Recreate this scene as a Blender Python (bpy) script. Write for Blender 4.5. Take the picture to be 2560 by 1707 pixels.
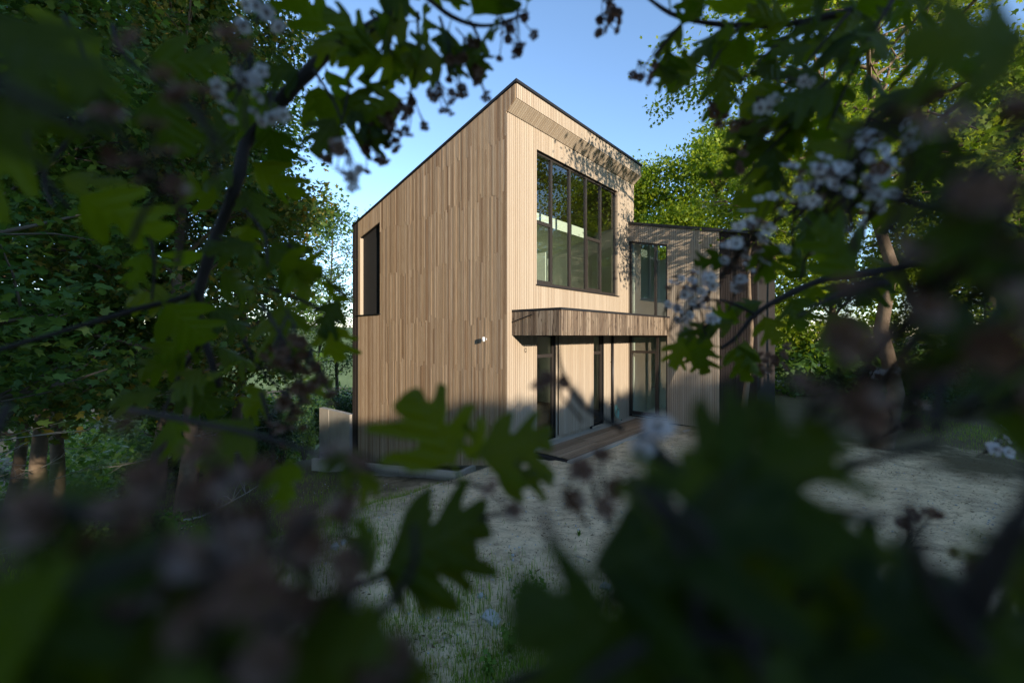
import bpy, bmesh, math, random
import numpy as np
from mathutils import Vector, Matrix

for o in list(bpy.data.objects):
    bpy.data.objects.remove(o, do_unlink=True)
SC = bpy.context.scene
COL = SC.collection
rng = np.random.default_rng(11)
random.seed(11)

# ------------------------------------------------------------------ camera
EYE = 2.8
cam_d = bpy.data.cameras.new('camera')
cam = bpy.data.objects.new('camera', cam_d)
COL.objects.link(cam)
cam.location = (0, 0, EYE)
cam.rotation_euler = (math.radians(90), 0, 0)
cam_d.sensor_width = 36.0
cam_d.lens = 14.7
cam_d.shift_y = -0.006
cam_d.clip_start = 0.01
cam_d.clip_end = 4000
cam_d.dof.use_dof = True
cam_d.dof.focus_distance = 11.5
cam_d.dof.aperture_fstop = 3.4
cam_d.dof.aperture_blades = 9
SC.camera = cam

# ------------------------------------------------------------------ light
SUN_EL = math.radians(10.5)
TH = math.atan2(0.740, 0.672)             # heading of the house's front wall
eR = np.array([math.cos(TH), math.sin(TH)])
eL = np.array([-math.sin(TH), math.cos(TH)])
OFF = math.radians(16)
trav = eL * math.cos(OFF) + eR * math.sin(OFF)       # horizontal way the light travels
SUNH = -trav                                          # towards the sun
SUNP = np.array([-SUNH[1], SUNH[0]])                  # across the light
world = bpy.data.worlds.new('World')
SC.world = world
world.use_nodes = True
wn = world.node_tree
wn.nodes.clear()
sky = wn.nodes.new('ShaderNodeTexSky')
sky.sky_type = 'NISHITA'
sky.sun_disc = False
sky.sun_elevation = SUN_EL
sky.sun_rotation = math.atan2(SUNH[0], SUNH[1])
sky.altitude = 100
sky.air_density = 0.85
sky.dust_density = 0.0
sky.ozone_density = 3.6
bg = wn.nodes.new('ShaderNodeBackground')
bg.inputs['Strength'].default_value = 0.15
wo = wn.nodes.new('ShaderNodeOutputWorld')
wb = wn.nodes.new('ShaderNodeMix')                    # camera white balance: a little less cyan than the raw sky model
wb.data_type = 'RGBA'; wb.blend_type = 'MULTIPLY'
wb.inputs[0].default_value = 1.0
wb.inputs[7].default_value = (1.12, 0.90, 0.77, 1)
wn.links.new(sky.outputs[0], wb.inputs[6])
wn.links.new(wb.outputs[2], bg.inputs[0])
wn.links.new(bg.outputs[0], wo.inputs[0])
sun_d = bpy.data.lights.new('sun', 'SUN')
sun_d.energy = 2.28
sun_d.angle = math.radians(0.5)
sun_d.color = (1.0, 0.87, 0.71)
sun = bpy.data.objects.new('sun', sun_d)
COL.objects.link(sun)
sdir = Vector((trav[0] * math.cos(SUN_EL), trav[1] * math.cos(SUN_EL), -math.sin(SUN_EL)))
sun.rotation_euler = sdir.to_track_quat('-Z', 'Y').to_euler()
sun.location = (20, -25, 20)
SC.view_settings.view_transform = 'Standard'
SC.view_settings.look = 'None'
SC.view_settings.gamma = 1.0
SC.view_settings.use_curve_mapping = False
SC.view_settings.exposure = 1.88
SC.render.engine = 'CYCLES'
SC.cycles.use_denoising = True
SC.cycles.max_bounces = 8
SC.cycles.transparent_max_bounces = 12
SC.cycles.caustics_reflective = False
SC.cycles.caustics_refractive = False
SC.cycles.sample_clamp_indirect = 6.0

# ------------------------------------------------------------------ helpers
CORNER = np.array([-0.117, 10.2])         # the tall near corner of the house

def house_lm(x, y):
    dx, dy = x - CORNER[0], y - CORNER[1]
    return dx * eR[0] + dy * eR[1], dx * eL[0] + dy * eL[1]

def from_lm(l, m):
    return CORNER[0] + l * eR[0] + m * eL[0], CORNER[1] + l * eR[1] + m * eL[1]

def vnoise(x, y, s=0):
    return (np.sin(x * 1.3 + s) * np.cos(y * 1.7 - s * 1.3) + 0.5 * np.sin(x * 2.9 - y * 1.1 + s * 2.1)
            + 0.35 * np.cos(x * 1.9 + y * 4.3 + s) + 0.25 * np.sin(x * 6.1 + 2 * y + s)) / 2.1

def sstep(a, b, v):
    t = np.clip((v - a) / (b - a), 0, 1)
    return t * t * (3 - 2 * t)

def gz(x, y):
    x = np.asarray(x, float); y = np.asarray(y, float)
    l, m = house_lm(x, y)
    z = np.interp(m, [-200, -3, -1.5, 0, 1.06, 7.3, 15, 30, 60, 150, 400, 900],
                  [-0.1, -0.13, -0.17, -0.27, -0.80, -1.68, -3.5, -8.5, -17, -26, -30, -30])
    q = x * SUNH[0] + y * SUNH[1]
    z = z + 7.2 * sstep(9, 34, q)
    near = np.exp(-((x ** 2 + (y - 8) ** 2) / 900.0))
    z = z + near * (0.05 * vnoise(x * 0.9, y * 0.9, 1) + 0.025 * vnoise(x * 3.1, y * 3.3, 4) + 0.012 * vnoise(x * 9.7, y * 8.9, 6))
    far = sstep(60, 300, np.hypot(x, y))
    z = z + far * 4 * vnoise(x * 0.012, y * 0.012, 2)
    return z

def new_mesh(name, verts, faces, mat=None, parent=None, smooth=False, loc=None):
    me = bpy.data.meshes.new(name)
    me.from_pydata([tuple(v) for v in verts], [], faces)
    if smooth:
        me.polygons.foreach_set('use_smooth', [True] * len(me.polygons))
    o = bpy.data.objects.new(name, me)
    COL.objects.link(o)
    if mat is not None:
        for mm in (mat if isinstance(mat, (list, tuple)) else [mat]):
            me.materials.append(mm)
    if parent is not None:
        o.parent = parent
    if loc is not None:
        o.location = loc
    return o

def mesh_np(name, V, T, mat=None, parent=None, smooth=False, mi=None):
    """V (n,3), T (k,3) triangles"""
    me = bpy.data.meshes.new(name)
    V = np.ascontiguousarray(V, dtype=np.float32); T = np.ascontiguousarray(T, dtype=np.int32)
    me.vertices.add(len(V)); me.vertices.foreach_set('co', V.ravel())
    me.loops.add(T.size); me.loops.foreach_set('vertex_index', T.ravel())
    me.polygons.add(len(T))
    me.polygons.foreach_set('loop_start', np.arange(0, T.size, 3, dtype=np.int32))
    me.polygons.foreach_set('loop_total', np.full(len(T), 3, dtype=np.int32))
    if smooth:
        me.polygons.foreach_set('use_smooth', np.ones(len(T), dtype=bool))
    for mm in (mat if isinstance(mat, (list, tuple)) else [mat]):
        me.materials.append(mm)
    if mi is not None:
        me.polygons.foreach_set('material_index', np.asarray(mi, dtype=np.int32))
    me.update(calc_edges=True)
    o = bpy.data.objects.new(name, me)
    COL.objects.link(o)
    if parent is not None:
        o.parent = parent
    return o

def empty(name, loc=(0, 0, 0), rz=0.0, parent=None):
    o = bpy.data.objects.new(name, None)
    COL.objects.link(o)
    o.location = loc
    o.rotation_euler = (0, 0, rz)
    o.empty_display_size = 0.1
    if parent is not None:
        o.parent = parent
    return o

def tag(o, label=None, cat=None, group=None, kind=None):
    if label: o['label'] = label
    if cat: o['category'] = cat
    if group: o['group'] = group
    if kind: o['kind'] = kind
    return o

BOXF = [(0, 3, 2, 1), (4, 5, 6, 7), (0, 1, 5, 4), (1, 2, 6, 5), (2, 3, 7, 6), (3, 0, 4, 7)]

class MB:
    def __init__(self):
        self.v = []; self.f = []
    def hexa(self, pts):
        n = len(self.v)
        self.v += [tuple(p) for p in pts]
        self.f += [tuple(i + n for i in q) for q in BOXF]
        return self
    def box(self, x0, x1, y0, y1, z0, z1):
        return self.hexa([(x0, y0, z0), (x1, y0, z0), (x1, y1, z0), (x0, y1, z0),
                          (x0, y0, z1), (x1, y0, z1), (x1, y1, z1), (x0, y1, z1)])
    def tube(self, pts, rad, sides=8, cap=True):
        V, F = tube_geo(pts, rad, sides)
        n = len(self.v)
        self.v += [tuple(p) for p in V]
        self.f += [tuple(i + n for i in q) for q in F]
        if cap:
            m = len(pts) - 1
            self.f.append(tuple(n + i for i in range(sides))[::-1])
            self.f.append(tuple(n + m * sides + i for i in range(sides)))
        return self
    def add(self, V, F):
        n = len(self.v)
        self.v += [tuple(p) for p in V]
        self.f += [tuple(i + n for i in q) for q in F]
        return self
    def build(self, name, mat, parent=None, smooth=False, loc=None):
        return new_mesh(name, self.v, self.f, mat, parent, smooth, loc)

def tube_geo(pts, rad, sides=8):
    P = np.asarray(pts, float); n = len(P)
    R = np.full(n, rad) if np.isscalar(rad) else np.asarray(rad, float)
    T = np.gradient(P, axis=0)
    T /= (np.linalg.norm(T, axis=1, keepdims=True) + 1e-9)
    up = np.array([0.13, 0.21, 1.0]) if abs(T[0, 2]) < 0.9 else np.array([1.0, 0.2, 0.1])
    a = np.cross(T[0], up); a /= np.linalg.norm(a)
    ang = np.linspace(0, 2 * math.pi, sides, endpoint=False)
    V = []
    for i in range(n):
        a = a - T[i] * a.dot(T[i]); a /= (np.linalg.norm(a) + 1e-9)
        b = np.cross(T[i], a)
        V.append(P[i] + R[i] * (np.cos(ang)[:, None] * a + np.sin(ang)[:, None] * b))
    V = np.concatenate(V)
    F = []
    for i in range(n - 1):
        for k in range(sides):
            k2 = (k + 1) % sides
            F.append((i * sides + k, i * sides + k2, (i + 1) * sides + k2, (i + 1) * sides + k))
    return V, F

def tube_tris(pts, rad, sides=6):
    V, F = tube_geo(pts, rad, sides)
    F = np.array(F)
    return V, np.concatenate([F[:, [0, 1, 2]], F[:, [0, 2, 3]]])

def rand_rot(n, r, flat=0.55):
    """rotation matrices with leaf normals scattered about upward"""
    N = np.stack([r.normal(0, flat, n), r.normal(0, flat, n), np.ones(n) * 0.75], 1)
    N += r.normal(0, 0.2, (n, 3))
    N /= np.linalg.norm(N, axis=1, keepdims=True)
    A = r.normal(0, 1, (n, 3)); A[:, 2] -= 0.35
    Y = A - N * (A * N).sum(1, keepdims=True)
    Y /= np.linalg.norm(Y, axis=1, keepdims=True) + 1e-9
    X = np.cross(Y, N)
    return np.stack([X, Y, N], 2)

def scatter_geo(tv, tf, P, R, S):
    tv = np.asarray(tv, float); tf = np.asarray(tf, int)
    n, k = len(P), len(tv)
    S = np.asarray(S, float)
    V = np.einsum('nij,kj->nki', R, tv) * S[:, None, None] + P[:, None, :]
    T = (tf[None] + (np.arange(n) * k)[:, None, None]).reshape(-1, 3)
    return V.reshape(-1, 3), T

# ------------------------------------------------------------------ materials
def nodes(name):
    m = bpy.data.materials.new(name)
    m.use_nodes = True
    nt = m.node_tree
    b = nt.nodes['Principled BSDF']
    return m, nt, b

def N(nt, t, **kw):
    n = nt.nodes.new(t)
    for k, v in kw.items():
        setattr(n, k, v)
    return n

def ramp(nt, fac, stops):
    r = N(nt, 'ShaderNodeValToRGB')
    els = r.color_ramp.elements
    while len(els) < len(stops):
        els.new(0.5)
    for e, (p, c) in zip(els, stops):
        e.position = p; e.color = (c[0], c[1], c[2], 1)
    nt.links.new(fac, r.inputs[0])
    return r.outputs[0]

def math_n(nt, op, a, b=None):
    n = N(nt, 'ShaderNodeMath', operation=op)
    for i, v in enumerate((a, b)):
        if v is None: continue
        if hasattr(v, 'links') or hasattr(v, 'is_linked'): nt.links.new(v, n.inputs[i])
        else: n.inputs[i].default_value = v
    return n.outputs[0]

def mixc(nt, fac, a, b, mode='MIX'):
    n = N(nt, 'ShaderNodeMix', data_type='RGBA', blend_type=mode)
    for sock, v in ((n.inputs[0], fac), (n.inputs[6], a), (n.inputs[7], b)):
        if hasattr(v, 'is_linked'): nt.links.new(v, sock)
        elif isinstance(v, (int, float)): sock.default_value = v
        else: sock.default_value = (v[0], v[1], v[2], 1)
    return n.outputs[2]

def noise(nt, co, scale, detail=4, rough=0.55, dist=0.0):
    n = N(nt, 'ShaderNodeTexNoise')
    n.inputs['Scale'].default_value = scale
    n.inputs['Detail'].default_value = detail
    n.inputs['Roughness'].default_value = rough
    n.inputs['Distortion'].default_value = dist
    if co is not None: nt.links.new(co, n.inputs['Vector'])
    return n.outputs['Fac']

def mapping(nt, scale=(1, 1, 1), src='Object', offs=None):
    tc = N(nt, 'ShaderNodeTexCoord')
    mp = N(nt, 'ShaderNodeMapping')
    mp.inputs['Scale'].default_value = scale
    nt.links.new(tc.outputs[src], mp.inputs['Vector'])
    if offs is not None:
        nt.links.new(offs, mp.inputs['Location'])
    return mp.outputs[0]

def island_rand(nt):
    g = N(nt, 'ShaderNodeNewGeometry'); oi = N(nt, 'ShaderNodeObjectInfo')
    s = math_n(nt, 'ADD', g.outputs['Random Per Island'], oi.outputs['Random'])
    return math_n(nt, 'FRACT', s)

def bump(nt, b, h, strength=0.3, dist=0.01):
    n = N(nt, 'ShaderNodeBump')
    n.inputs['Strength'].default_value = strength
    n.inputs['Distance'].default_value = dist
    nt.links.new(h, n.inputs['Height'])
    nt.links.new(n.outputs[0], b.inputs['Normal'])

def wood(name, stops, grain=(60, 60, 2.2), rough=0.7, knots=0.0, streak=0.45, spec=0.25):
    m, nt, b = nodes(name)
    r = island_rand(nt)
    off = N(nt, 'ShaderNodeCombineXYZ')
    nt.links.new(math_n(nt, 'MULTIPLY', r, 37.0), off.inputs[0])
    nt.links.new(math_n(nt, 'MULTIPLY', r, 91.0), off.inputs[2])
    co = mapping(nt, grain, 'Object', off.outputs[0])
    g = noise(nt, co, 1.0, 5, 0.6, 0.4)
    base = ramp(nt, r, stops)
    dark = mixc(nt, 1.0, base, (0.62, 0.52, 0.44), 'MULTIPLY')
    c = mixc(nt, ramp(nt, g, [(0.42, (0, 0, 0)), (0.68, (streak, streak, streak))]), base, dark)
    if knots:
        co2 = mapping(nt, (7, 7, 1.6), 'Object', off.outputs[0])
        kn = noise(nt, co2, 1.6, 3, 0.5, 1.2)
        c = mixc(nt, ramp(nt, kn, [(0.56, (0, 0, 0)), (0.68, (knots, knots, knots))]), c, (0.045, 0.03, 0.022))
    nt.links.new(c, b.inputs['Base Color'])
    b.inputs['Roughness'].default_value = rough
    b.inputs['Specular IOR Level'].default_value = spec
    bump(nt, b, g, 0.25, 0.003)
    return m

def plain(name, col, rough=0.6, metal=0.0, spec=0.5, var=0.15, scale=6.0, bmp=0.0):
    m, nt, b = nodes(name)
    co = mapping(nt)
    f = noise(nt, co, scale, 5)
    c = mixc(nt, f, [v * (1 - var) for v in col], [min(1, v * (1 + var)) for v in col])
    nt.links.new(c, b.inputs['Base Color'])
    b.inputs['Roughness'].default_value = rough
    b.inputs['Metallic'].default_value = metal
    b.inputs['Specular IOR Level'].default_value = spec
    if bmp:
        bump(nt, b, noise(nt, co, scale * 6, 6), bmp, 0.01)
    return m

def leafmat(name, stops, trans=0.4, rough=0.5, tcol=None, spec=0.35):
    m, nt, b = nodes(name)
    r = island_rand(nt)
    c = ramp(nt, r, stops)
    nt.links.new(c, b.inputs['Base Color'])
    b.inputs['Roughness'].default_value = rough
    b.inputs['Specular IOR Level'].default_value = spec
    t = N(nt, 'ShaderNodeBsdfTranslucent')
    tc = mixc(nt, 1.0, c, tcol or (1.5, 1.4, 0.6), 'MULTIPLY')
    nt.links.new(tc, t.inputs[0])
    mx = N(nt, 'ShaderNodeMixShader'); mx.inputs[0].default_value = trans
    nt.links.new(b.outputs[0], mx.inputs[1]); nt.links.new(t.outputs[0], mx.inputs[2])
    nt.links.new(mx.outputs[0], nt.nodes['Material Output'].inputs[0])
    return m

M = {}
M['cedar'] = wood('cedar_cladding', [(0.0, (0.36, 0.285, 0.205)), (0.5, (0.395, 0.322, 0.238)), (1.0, (0.43, 0.355, 0.265))], streak=0.25)
M['cedar_side'] = wood('cedar_cladding_side', [(0.0, (0.24, 0.155, 0.092)), (0.25, (0.35, 0.25, 0.155)), (0.55, (0.405, 0.298, 0.19)),
                                     (0.8, (0.33, 0.245, 0.165)), (1.0, (0.47, 0.355, 0.24))], streak=0.65)  # side-wall boards: browner, more mixed and streaked than the front
M['weathered'] = wood('weathered_cladding', [(0.0, (0.13, 0.095, 0.066)), (0.5, (0.20, 0.155, 0.11)), (1.0, (0.30, 0.24, 0.175))],
                      grain=(45, 45, 1.6), knots=0.95, streak=1.0)
M['char'] = wood('charred_cladding', [(0.0, (0.02, 0.016, 0.014)), (1.0, (0.045, 0.035, 0.03))], grain=(45, 45, 1.6), rough=0.75, streak=0.7)
M['deckwood'] = wood('deck_timber', [(0.0, (0.22, 0.155, 0.10)), (1.0, (0.33, 0.25, 0.17))], grain=(2.2, 60, 60), streak=0.6)
M['membrane'] = plain('black_membrane', (0.012, 0.011, 0.01), 0.9)
M['metal'] = plain('dark_metal', (0.022, 0.021, 0.022), 0.45, 0.3)
M['frame'] = plain('window_frame_paint', (0.03, 0.024, 0.02), 0.4, 0.0, 0.5)
M['plaster'] = plain('white_plaster', (0.72, 0.75, 0.68), 0.85, 0, 0.2, 0.04)
M['ceiling'] = wood('ceiling_plywood', [(0, (0.34, 0.25, 0.14)), (1, (0.40, 0.30, 0.18))], grain=(2, 30, 30))
M['intfloor'] = wood('oak_floor', [(0, (0.25, 0.15, 0.08)), (1, (0.33, 0.21, 0.12))], grain=(2, 30, 30))
M['concrete'] = plain('grey_concrete', (0.38, 0.34, 0.28), 0.85, 0, 0.3, 0.22, 2.5, 0.25)
M['white'] = plain('white_paint', (0.8, 0.8, 0.78), 0.4, 0, 0.5, 0.02)
M['stone'] = plain('pale_stone', (0.40, 0.39, 0.36), 0.9, 0, 0.2, 0.35, 9, 0.5)
M['stick'] = plain('bleached_wood', (0.42, 0.38, 0.31), 0.85, 0, 0.2, 0.25, 14, 0.3)
M['bark'] = plain('grey_bark', (0.12, 0.095, 0.07), 0.9, 0, 0.2, 0.5, 5, 0.9)
M['bark2'] = plain('brown_bark', (0.16, 0.115, 0.075), 0.9, 0, 0.2, 0.5, 6, 0.9)
M['deadwood'] = plain('dead_twigs', (0.30, 0.27, 0.225), 0.9, 0, 0.2, 0.3, 9, 0.3)
M['twig'] = plain('hawthorn_bark', (0.035, 0.026, 0.022), 0.8, 0, 0.25, 0.35, 60, 0.4)
M['hose'] = plain('pale_green_hose', (0.22, 0.40, 0.32), 0.45, 0, 0.5, 0.1)
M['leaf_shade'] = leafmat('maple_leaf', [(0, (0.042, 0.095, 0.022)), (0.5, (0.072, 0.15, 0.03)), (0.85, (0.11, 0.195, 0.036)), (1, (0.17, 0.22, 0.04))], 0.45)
M['leaf_sun_gold'] = leafmat('sunlit_gold_maple_leaf', [(0, (0.045, 0.10, 0.02)), (0.5, (0.085, 0.145, 0.025)), (0.85, (0.17, 0.17, 0.03)), (1, (0.28, 0.20, 0.03))], 0.45)  # maple leaf with the gold of low sunlight put into its colour
M['leaf_sunlit'] = leafmat('sunlit_oak_leaf', [(0, (0.085, 0.15, 0.008)), (0.5, (0.17, 0.245, 0.014)), (1, (0.27, 0.32, 0.024))], 0.5)  # oak leaf with sunlit yellow-green raised in the colour itself
M['leaf_ash'] = leafmat('ash_leaf', [(0, (0.045, 0.09, 0.03)), (0.6, (0.07, 0.13, 0.04)), (1, (0.12, 0.18, 0.05))], 0.4)
M['leaf_shrub'] = leafmat('shrub_leaf', [(0, (0.02, 0.06, 0.025)), (0.6, (0.04, 0.095, 0.035)), (1, (0.08, 0.13, 0.04))], 0.35, 0.35, spec=0.5)
M['leaf_far'] = leafmat('far_foliage', [(0, (0.09, 0.15, 0.04)), (0.5, (0.14, 0.20, 0.055)), (1, (0.22, 0.26, 0.08))], 0.42)
def hawmat():
    m = leafmat('hawthorn_leaf', [(0, (0.024, 0.046, 0.003)), (0.5, (0.056, 0.095, 0.004)), (1, (0.10, 0.145, 0.005))], 0.65, 0.5, (1.9, 1.7, 0.35), 0.3)
    nt = m.node_tree; b = nt.nodes['Principled BSDF']
    old = b.inputs['Base Color'].links[0].from_socket
    tc = N(nt, 'ShaderNodeTexCoord'); sx = N(nt, 'ShaderNodeSeparateXYZ'); nt.links.new(tc.outputs['Object'], sx.inputs[0])
    ax_ = math_n(nt, 'ABSOLUTE', sx.outputs[0])
    side = math_n(nt, 'SINE', math_n(nt, 'MULTIPLY', math_n(nt, 'SUBTRACT', sx.outputs[1], math_n(nt, 'MULTIPLY', ax_, 0.9)), 38.0))
    v1 = ramp(nt, side, [(0.90, (0, 0, 0)), (0.99, (0.35, 0.35, 0.35))])
    v2 = ramp(nt, ax_, [(0.008, (0.7, 0.7, 0.7)), (0.022, (0, 0, 0))])
    c = mixc(nt, v1, old, (0.075, 0.115, 0.02))
    c = mixc(nt, v2, c, (0.10, 0.13, 0.03))
    bl = noise(nt, tc.outputs['Object'], 5.0, 4)
    c = mixc(nt, ramp(nt, bl, [(0.58, (0, 0, 0)), (0.72, (0.5, 0.5, 0.5))]), c, (0.05, 0.045, 0.008))
    for l in list(old.links):
        if l.to_socket != c and l.to_node.type != 'MIX': pass
    nt.links.new(c, b.inputs['Base Color'])
    bump(nt, b, side, 0.25, 0.03)
    return m
M['leaf_haw'] = hawmat()
M['petal'] = leafmat('hawthorn_petal', [(0, (0.66, 0.63, 0.64)), (0.6, (0.78, 0.75, 0.76)), (1, (0.70, 0.60, 0.58))], 0.35, 0.6, (1, 1, 1), 0.2)
M['petal_old'] = leafmat('faded_backlit_petal', [(0, (0.10, 0.042, 0.024)), (0.5, (0.19, 0.10, 0.068)), (0.8, (0.25, 0.15, 0.11)), (1, (0.34, 0.24, 0.20))], 0.3, 0.7, (1, .9, .8), 0.2)  # faded brown, darkened further to stand for backlit blossom
M['stamen'] = plain('brown_stamen', (0.16, 0.075, 0.03), 0.8)
M['grass'] = leafmat('grass_blade', [(0, (0.10, 0.19, 0.02)), (0.6, (0.17, 0.28, 0.03)), (0.9, (0.25, 0.32, 0.05)), (1, (0.36, 0.31, 0.12))], 0.4, 0.5)
M['weed'] = leafmat('weed_leaf', [(0, (0.07, 0.15, 0.02)), (1, (0.13, 0.23, 0.03))], 0.42, 0.45)
M['litter'] = leafmat('leaf_litter', [(0, (0.075, 0.045, 0.022)), (0.6, (0.13, 0.085, 0.045)), (1, (0.2, 0.15, 0.09))], 0.1, 0.9)

# window glass: clear sheet with mirror-like reflection growing at grazing angles
def glassmat():
    m, nt, b = nodes('window_glass')
    nt.nodes.remove(b)
    tr = N(nt, 'ShaderNodeBsdfTransparent'); tr.inputs[0].default_value = (0.80, 0.88, 0.82, 1)
    gl = N(nt, 'ShaderNodeBsdfGlossy'); gl.inputs['Roughness'].default_value = 0.0
    gl.inputs[0].default_value = (0.95, 1.0, 0.96, 1)
    fr = N(nt, 'ShaderNodeFresnel'); fr.inputs[0].default_value = 1.75
    co = mapping(nt)
    bp = N(nt, 'ShaderNodeBump'); bp.inputs['Strength'].default_value = 0.03; bp.inputs['Distance'].default_value = 0.02
    nt.links.new(noise(nt, co, 1.4, 2), bp.inputs['Height'])
    nt.links.new(bp.outputs[0], gl.inputs['Normal'])
    f2 = math_n(nt, 'MINIMUM', math_n(nt, 'MULTIPLY', fr.outputs[0], 1.9), 1.0)
    mx = N(nt, 'ShaderNodeMixShader')
    nt.links.new(f2, mx.inputs[0])
    nt.links.new(tr.outputs[0], mx.inputs[1]); nt.links.new(gl.outputs[0], mx.inputs[2])
    nt.links.new(mx.outputs[0], nt.nodes['Material Output'].inputs[0])
    return m
M['glass'] = glassmat()

def groundmat():
    m, nt, b = nodes('sandy_ground')
    tc = N(nt, 'ShaderNodeTexCoord')
    co = tc.outputs['Object']
    big = noise(nt, co, 0.35, 3)
    med = noise(nt, co, 2.2, 6, 0.65, 0.6)
    fine = noise(nt, co, 26, 6, 0.7)
    grit = noise(nt, co, 120, 3, 0.7)
    sand = mixc(nt, fine, (0.56, 0.42, 0.25), (0.88, 0.69, 0.44))
    mp = N(nt, 'ShaderNodeMapping'); mp.inputs['Scale'].default_value = (1.0, 1.7, 1.0)
    mp.inputs['Rotation'].default_value = (0, 0, 0.5)
    nt.links.new(co, mp.inputs[0])
    lit = noise(nt, mp.outputs[0], 3.2, 10, 0.82, 0.3)
    brown = mixc(nt, grit, (0.10, 0.066, 0.036), (0.30, 0.215, 0.135))
    c = mixc(nt, ramp(nt, lit, [(0.48, (0, 0, 0)), (0.66, (0.8, 0.8, 0.8))]), sand, brown)
    c = mixc(nt, ramp(nt, med, [(0.50, (0, 0, 0)), (0.72, (0.45, 0.45, 0.45))]), c, (0.30, 0.225, 0.145))
    c = mixc(nt, ramp(nt, big, [(0.46, (0, 0, 0)), (0.66, (0.35, 0.35, 0.35))]), c, (0.28, 0.215, 0.14))
    # mossy soil away from the sandy yard
    sx = N(nt, 'ShaderNodeSeparateXYZ'); nt.links.new(co, sx.inputs[0])
    d1 = N(nt, 'ShaderNodeVectorMath', operation='DISTANCE'); nt.links.new(co, d1.inputs[0]); d1.inputs[1].default_value = (3.5, 7.2, -0.3)
    edge = math_n(nt, 'ADD', d1.outputs['Value'], math_n(nt, 'MULTIPLY', math_n(nt, 'SUBTRACT', big, 0.5), 9.0))
    edge = math_n(nt, 'ADD', edge, math_n(nt, 'MULTIPLY', math_n(nt, 'SUBTRACT', med, 0.5), 3.0))
    f = ramp(nt, math_n(nt, 'MULTIPLY', edge, 0.05), [(0.28, (0, 0, 0)), (0.42, (1, 1, 1))])
    moss = mixc(nt, fine, (0.07, 0.06, 0.032), (0.16, 0.125, 0.07))
    c = mixc(nt, f, c, moss)
    nt.links.new(c, b.inputs['Base Color'])
    b.inputs['Roughness'].default_value = 0.95
    b.inputs['Specular IOR Level'].default_value = 0.15
    h = math_n(nt, 'ADD', math_n(nt, 'MULTIPLY', fine, 0.6), math_n(nt, 'ADD', math_n(nt, 'MULTIPLY', grit, 0.2), math_n(nt, 'MULTIPLY', lit, 0.7)))
    bump(nt, b, h, 0.8, 0.04)
    return m
M['ground'] = groundmat()
M['hill'] = plain('wooded_hill', (0.12, 0.165, 0.075), 0.95, 0, 0.1, 0.5, 0.06, 0.0)

# ------------------------------------------------------------------ ground and hills
def axis_pts():
    a = np.arange(-14, 18, 0.16)
    out = [18]
    s = 0.3
    while out[-1] < 1400:
        out.append(out[-1] + s); s *= 1.13
    out2 = [-14.16]
    s = 0.3
    while out2[-1] > -1400:
        out2.append(out2[-1] - s); s *= 1.13
    return np.array(sorted(out2) + list(a) + out)
ax = axis_pts()
X, Y = np.meshgrid(ax, ax, indexing='ij')
Z = gz(X, Y)
n = len(ax)
V = np.stack([X, Y, Z], -1).reshape(-1, 3)
I = np.arange(n * n).reshape(n, n)
q = np.stack([I[:-1, :-1], I[1:, :-1], I[1:, 1:], I[:-1, 1:]], -1).reshape(-1, 4)
T = np.concatenate([q[:, [0, 1, 2]], q[:, [0, 2, 3]]])
tag(mesh_np('ground', V, T, M['ground'], None, True), kind='structure')

def hill_ridge(name, dist, base, top, seed, a0, a1):
    aa = np.linspace(a0, a1, 260)
    prof = np.linspace(0, 1, 14)
    V = []
    for k, p in enumerate(prof):
        d = dist * (1 + 0.5 * p)
        hz = base + (top - base) * math.sin(p * math.pi / 2)
        zz = hz + p * (6 * vnoise(aa * 9, aa * 5, seed) + 2.2 * vnoise(aa * 60, aa * 43 + k * 2, seed + 1) + rng.normal(0, 0.8, len(aa)))
        V.append(np.stack([d * np.sin(aa), d * np.cos(aa), zz], 1))
    V = np.concatenate(V)
    I = np.arange(len(V)).reshape(14, 260)
    q = np.stack([I[:-1, :-1], I[:-1, 1:], I[1:, 1:], I[1:, :-1]], -1).reshape(-1, 4)
    T = np.concatenate([q[:, [0, 1, 2]], q[:, [0, 2, 3]]])
    o = mesh_np(name, V, T, M['hill'], None, True)
    tag(o, kind='structure')
hill_ridge('hill', 420, -32, 16, 3, -1.5, 0.2)
hill_ridge('hill', 240, -36, -12, 7, -1.4, 0.1)

# ------------------------------------------------------------------ house
house = empty('house', (CORNER[0], CORNER[1], 0), TH)
tag(house, 'two-storey cedar-clad house with steep mono-pitch roof and dark window frames', 'house')
H = house
LT, MT = 6.72, 7.76          # tower size along the front and along the side wall
LW = 6.32                    # plane of the wing wall
TH_B = 0.022                 # board thickness
def ztop(m): return 8.80 - 0.2536 * m
def wtop(m): return 6.78 + 0.25 * m
def soff(m): return 8.24 - 0.814 * m          # m negative on the overhang
def zside(m): return -0.36 - 0.21 * m

BOARDS = []   # (name, mat, hexa pts, size)
def hexa_plane(plane, off, thick, u0, u1, z00, z01, z10, z11):
    """slab on a wall plane: z00 bottom at u0, z01 bottom at u1, z10 top at u0, z11 top at u1; outward is -y ('front') or -x ('side')"""
    if plane == 'front':
        a, b = off - thick, off
        return [(u0, a, z00), (u1, a, z01), (u1, b, z01), (u0, b, z00), (u0, a, z10), (u1, a, z11), (u1, b, z11), (u0, b, z10)]
    a, b = off - thick, off
    return [(a, u0, z00), (a, u1, z01), (b, u1, z01), (b, u0, z00), (a, u0, z10), (a, u1, z11), (b, u1, z11), (b, u0, z10)]

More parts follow.
